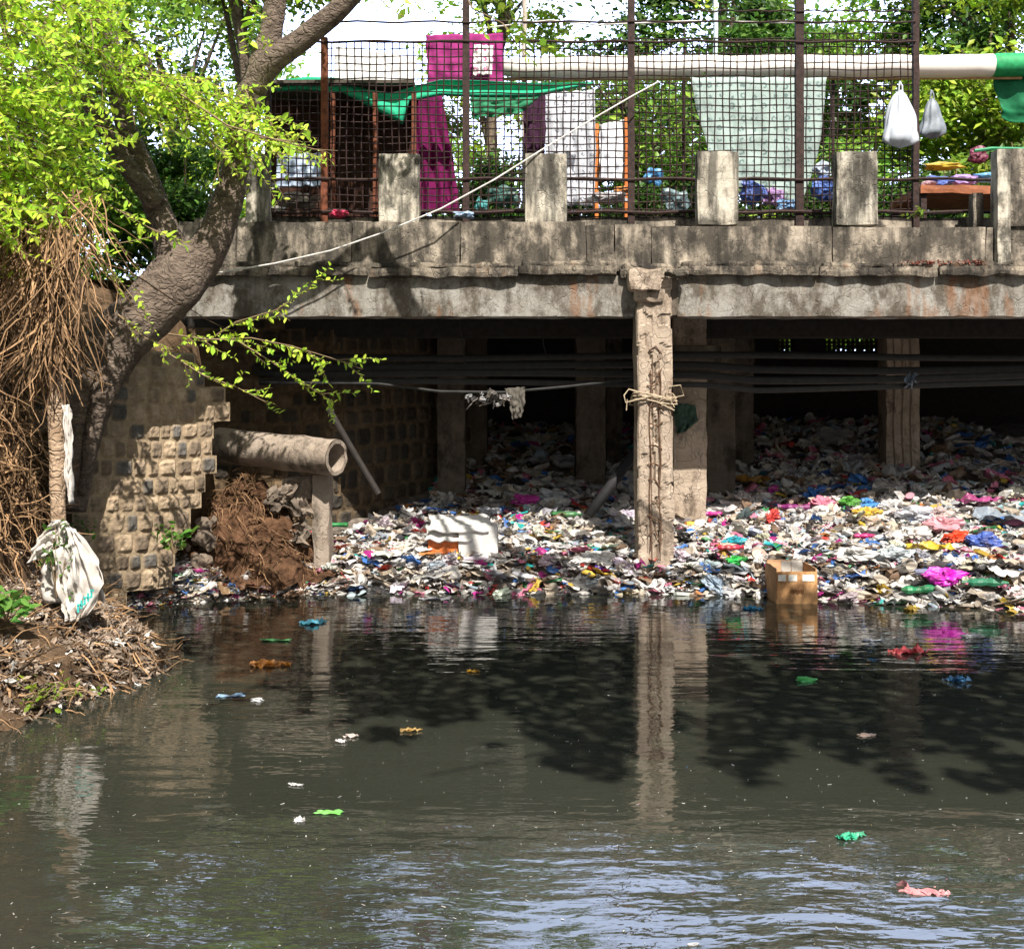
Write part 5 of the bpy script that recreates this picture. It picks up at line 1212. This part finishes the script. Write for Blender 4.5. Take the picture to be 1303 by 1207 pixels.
# rag on it
m_rag = plain('dirty_white_rag', (.50, .47, .44), .85, .15, .25, 7, .6)
rg = thing('cloth_rag', 'dirty white cloth tied round the foot of the slim pale stem, hanging over the bank', 'rag', P(90, 785, 6.8))
drape('rag_fold', [(62, 668), (52, 700), (48, 735), (52, 768)], [(88, 668), (112, 700), (128, 730), (136, 765)], 6.72, m_rag, rg, folds=3.4, amp=.035, cr=.03, sd=2)
drape('rag_fold', [(66, 662), (48, 684), (36, 716)], [(86, 664), (84, 690), (60, 706)], 6.66, m_rag, rg, folds=1, amp=.03, cr=.05, sd=5)
drape('rag_fold', [(80, 670), (88, 715), (96, 760), (88, 792)], [(96, 675), (122, 712), (133, 742), (112, 782)], 6.60, m_rag, rg, folds=2.5, amp=.025, cr=.04, sd=7)
drape('rag_fold', [(68, 700), (70, 735), (76, 765), (84, 790)], [(92, 690), (98, 730), (104, 765), (100, 790)], 6.57, m_rag, rg, folds=2.2, amp=.025, cr=.04, sd=17)
mb = MB(); m_teal = plain('teal_print', (.05, .40, .38), .8, .1)
for k in range(5):
    a_ = P(98 + k * 4.2, 779 - k * 4.6, 6.42); mb.box(tuple(a_), tuple(a_ + Vector((.012, .003, .05)))); 
    if k % 2 == 0: mb.box(tuple(a_ + Vector((0, -.004, .04))), tuple(a_ + Vector((.024, -.001, .05))))
    else: mb.box(tuple(a_ + Vector((0, -.004, .02))), tuple(a_ + Vector((.02, -.001, .03))))
mb.build('print', m_teal, rg)
o = drape('plastic_strip', [(78, 515), (80, 560), (82, 600), (86, 640)], [(88, 515), (92, 560), (90, 600), (92, 640)], 6.85, m_rag, folds=1, amp=.02, cr=.03); tag(o, 'long white plastic strip caught along the slim pale stem', 'plastic strip')

# small green plants
def plant(px, py, Y, n, size, base, label, spread=.12, h=.15):
    p0 = P(px, py, Y); t_ = thing('plant', label, 'plant', p0, 'small plants on the bank'); mb = MB(); lm = MB(); Pp, Rr, S_, C_ = [], [], [], []
    for k in range(n):
        e = p0 + Vector((random.gauss(0, spread), random.gauss(0, spread * .6), abs(random.gauss(h, h * .4))))
        mb.tube([p0, p0.lerp(e, .6) + Vector((0, 0, .02)), e], [.004, .003, .002], 4)
        for q in range(4): Pp.append(tuple(e + Vector((random.gauss(0, .03), random.gauss(0, .03), random.gauss(0, .025)))))
    mb.build('stem', M['twig'], t_); Pp = np.array(Pp); lm.scatter(*LEAF, Pp, rand_rot(len(Pp), .6), size * rng.uniform(.6, 1.3, len(Pp)), leafcols(len(Pp), base)); lm.build('foliage', M['leaf'], t_)
plant(222, 705, 9.0, 14, .075, (.14, .3, .05), 'small green plant at the foot of the stone wall by the earth mound', .09)
plant(72, 760, 6.6, 22, .045, (.09, .22, .03), 'leafy green creeper growing through the white rag', .05, .22)
plant(8, 790, 6.2, 12, .11, (.14, .32, .06), 'broad-leaved green plant at the left edge of the bank', .08, .1)
plant(50, 895, 5.9, 22, .045, (.22, .32, .03), 'low yellow-green plant on the near bank', .1, .06)
plant(100, 690, 8.4, 10, .05, (.08, .18, .03), 'small dark green sprig between the stem and the stone wall', .05, .1)
plant(1165, 278, 10.6, 7, .06, (.2, .3, .04), 'tuft of weeds on the parapet below the full white bag', .06, .06)
plant(335, 60, 8.6, 3, .05, LB, 'sprig growing from the fork of the big tree', .04, .05)
for o in list(bpy.data.objects):
    if '_w' in o: del o['_w']
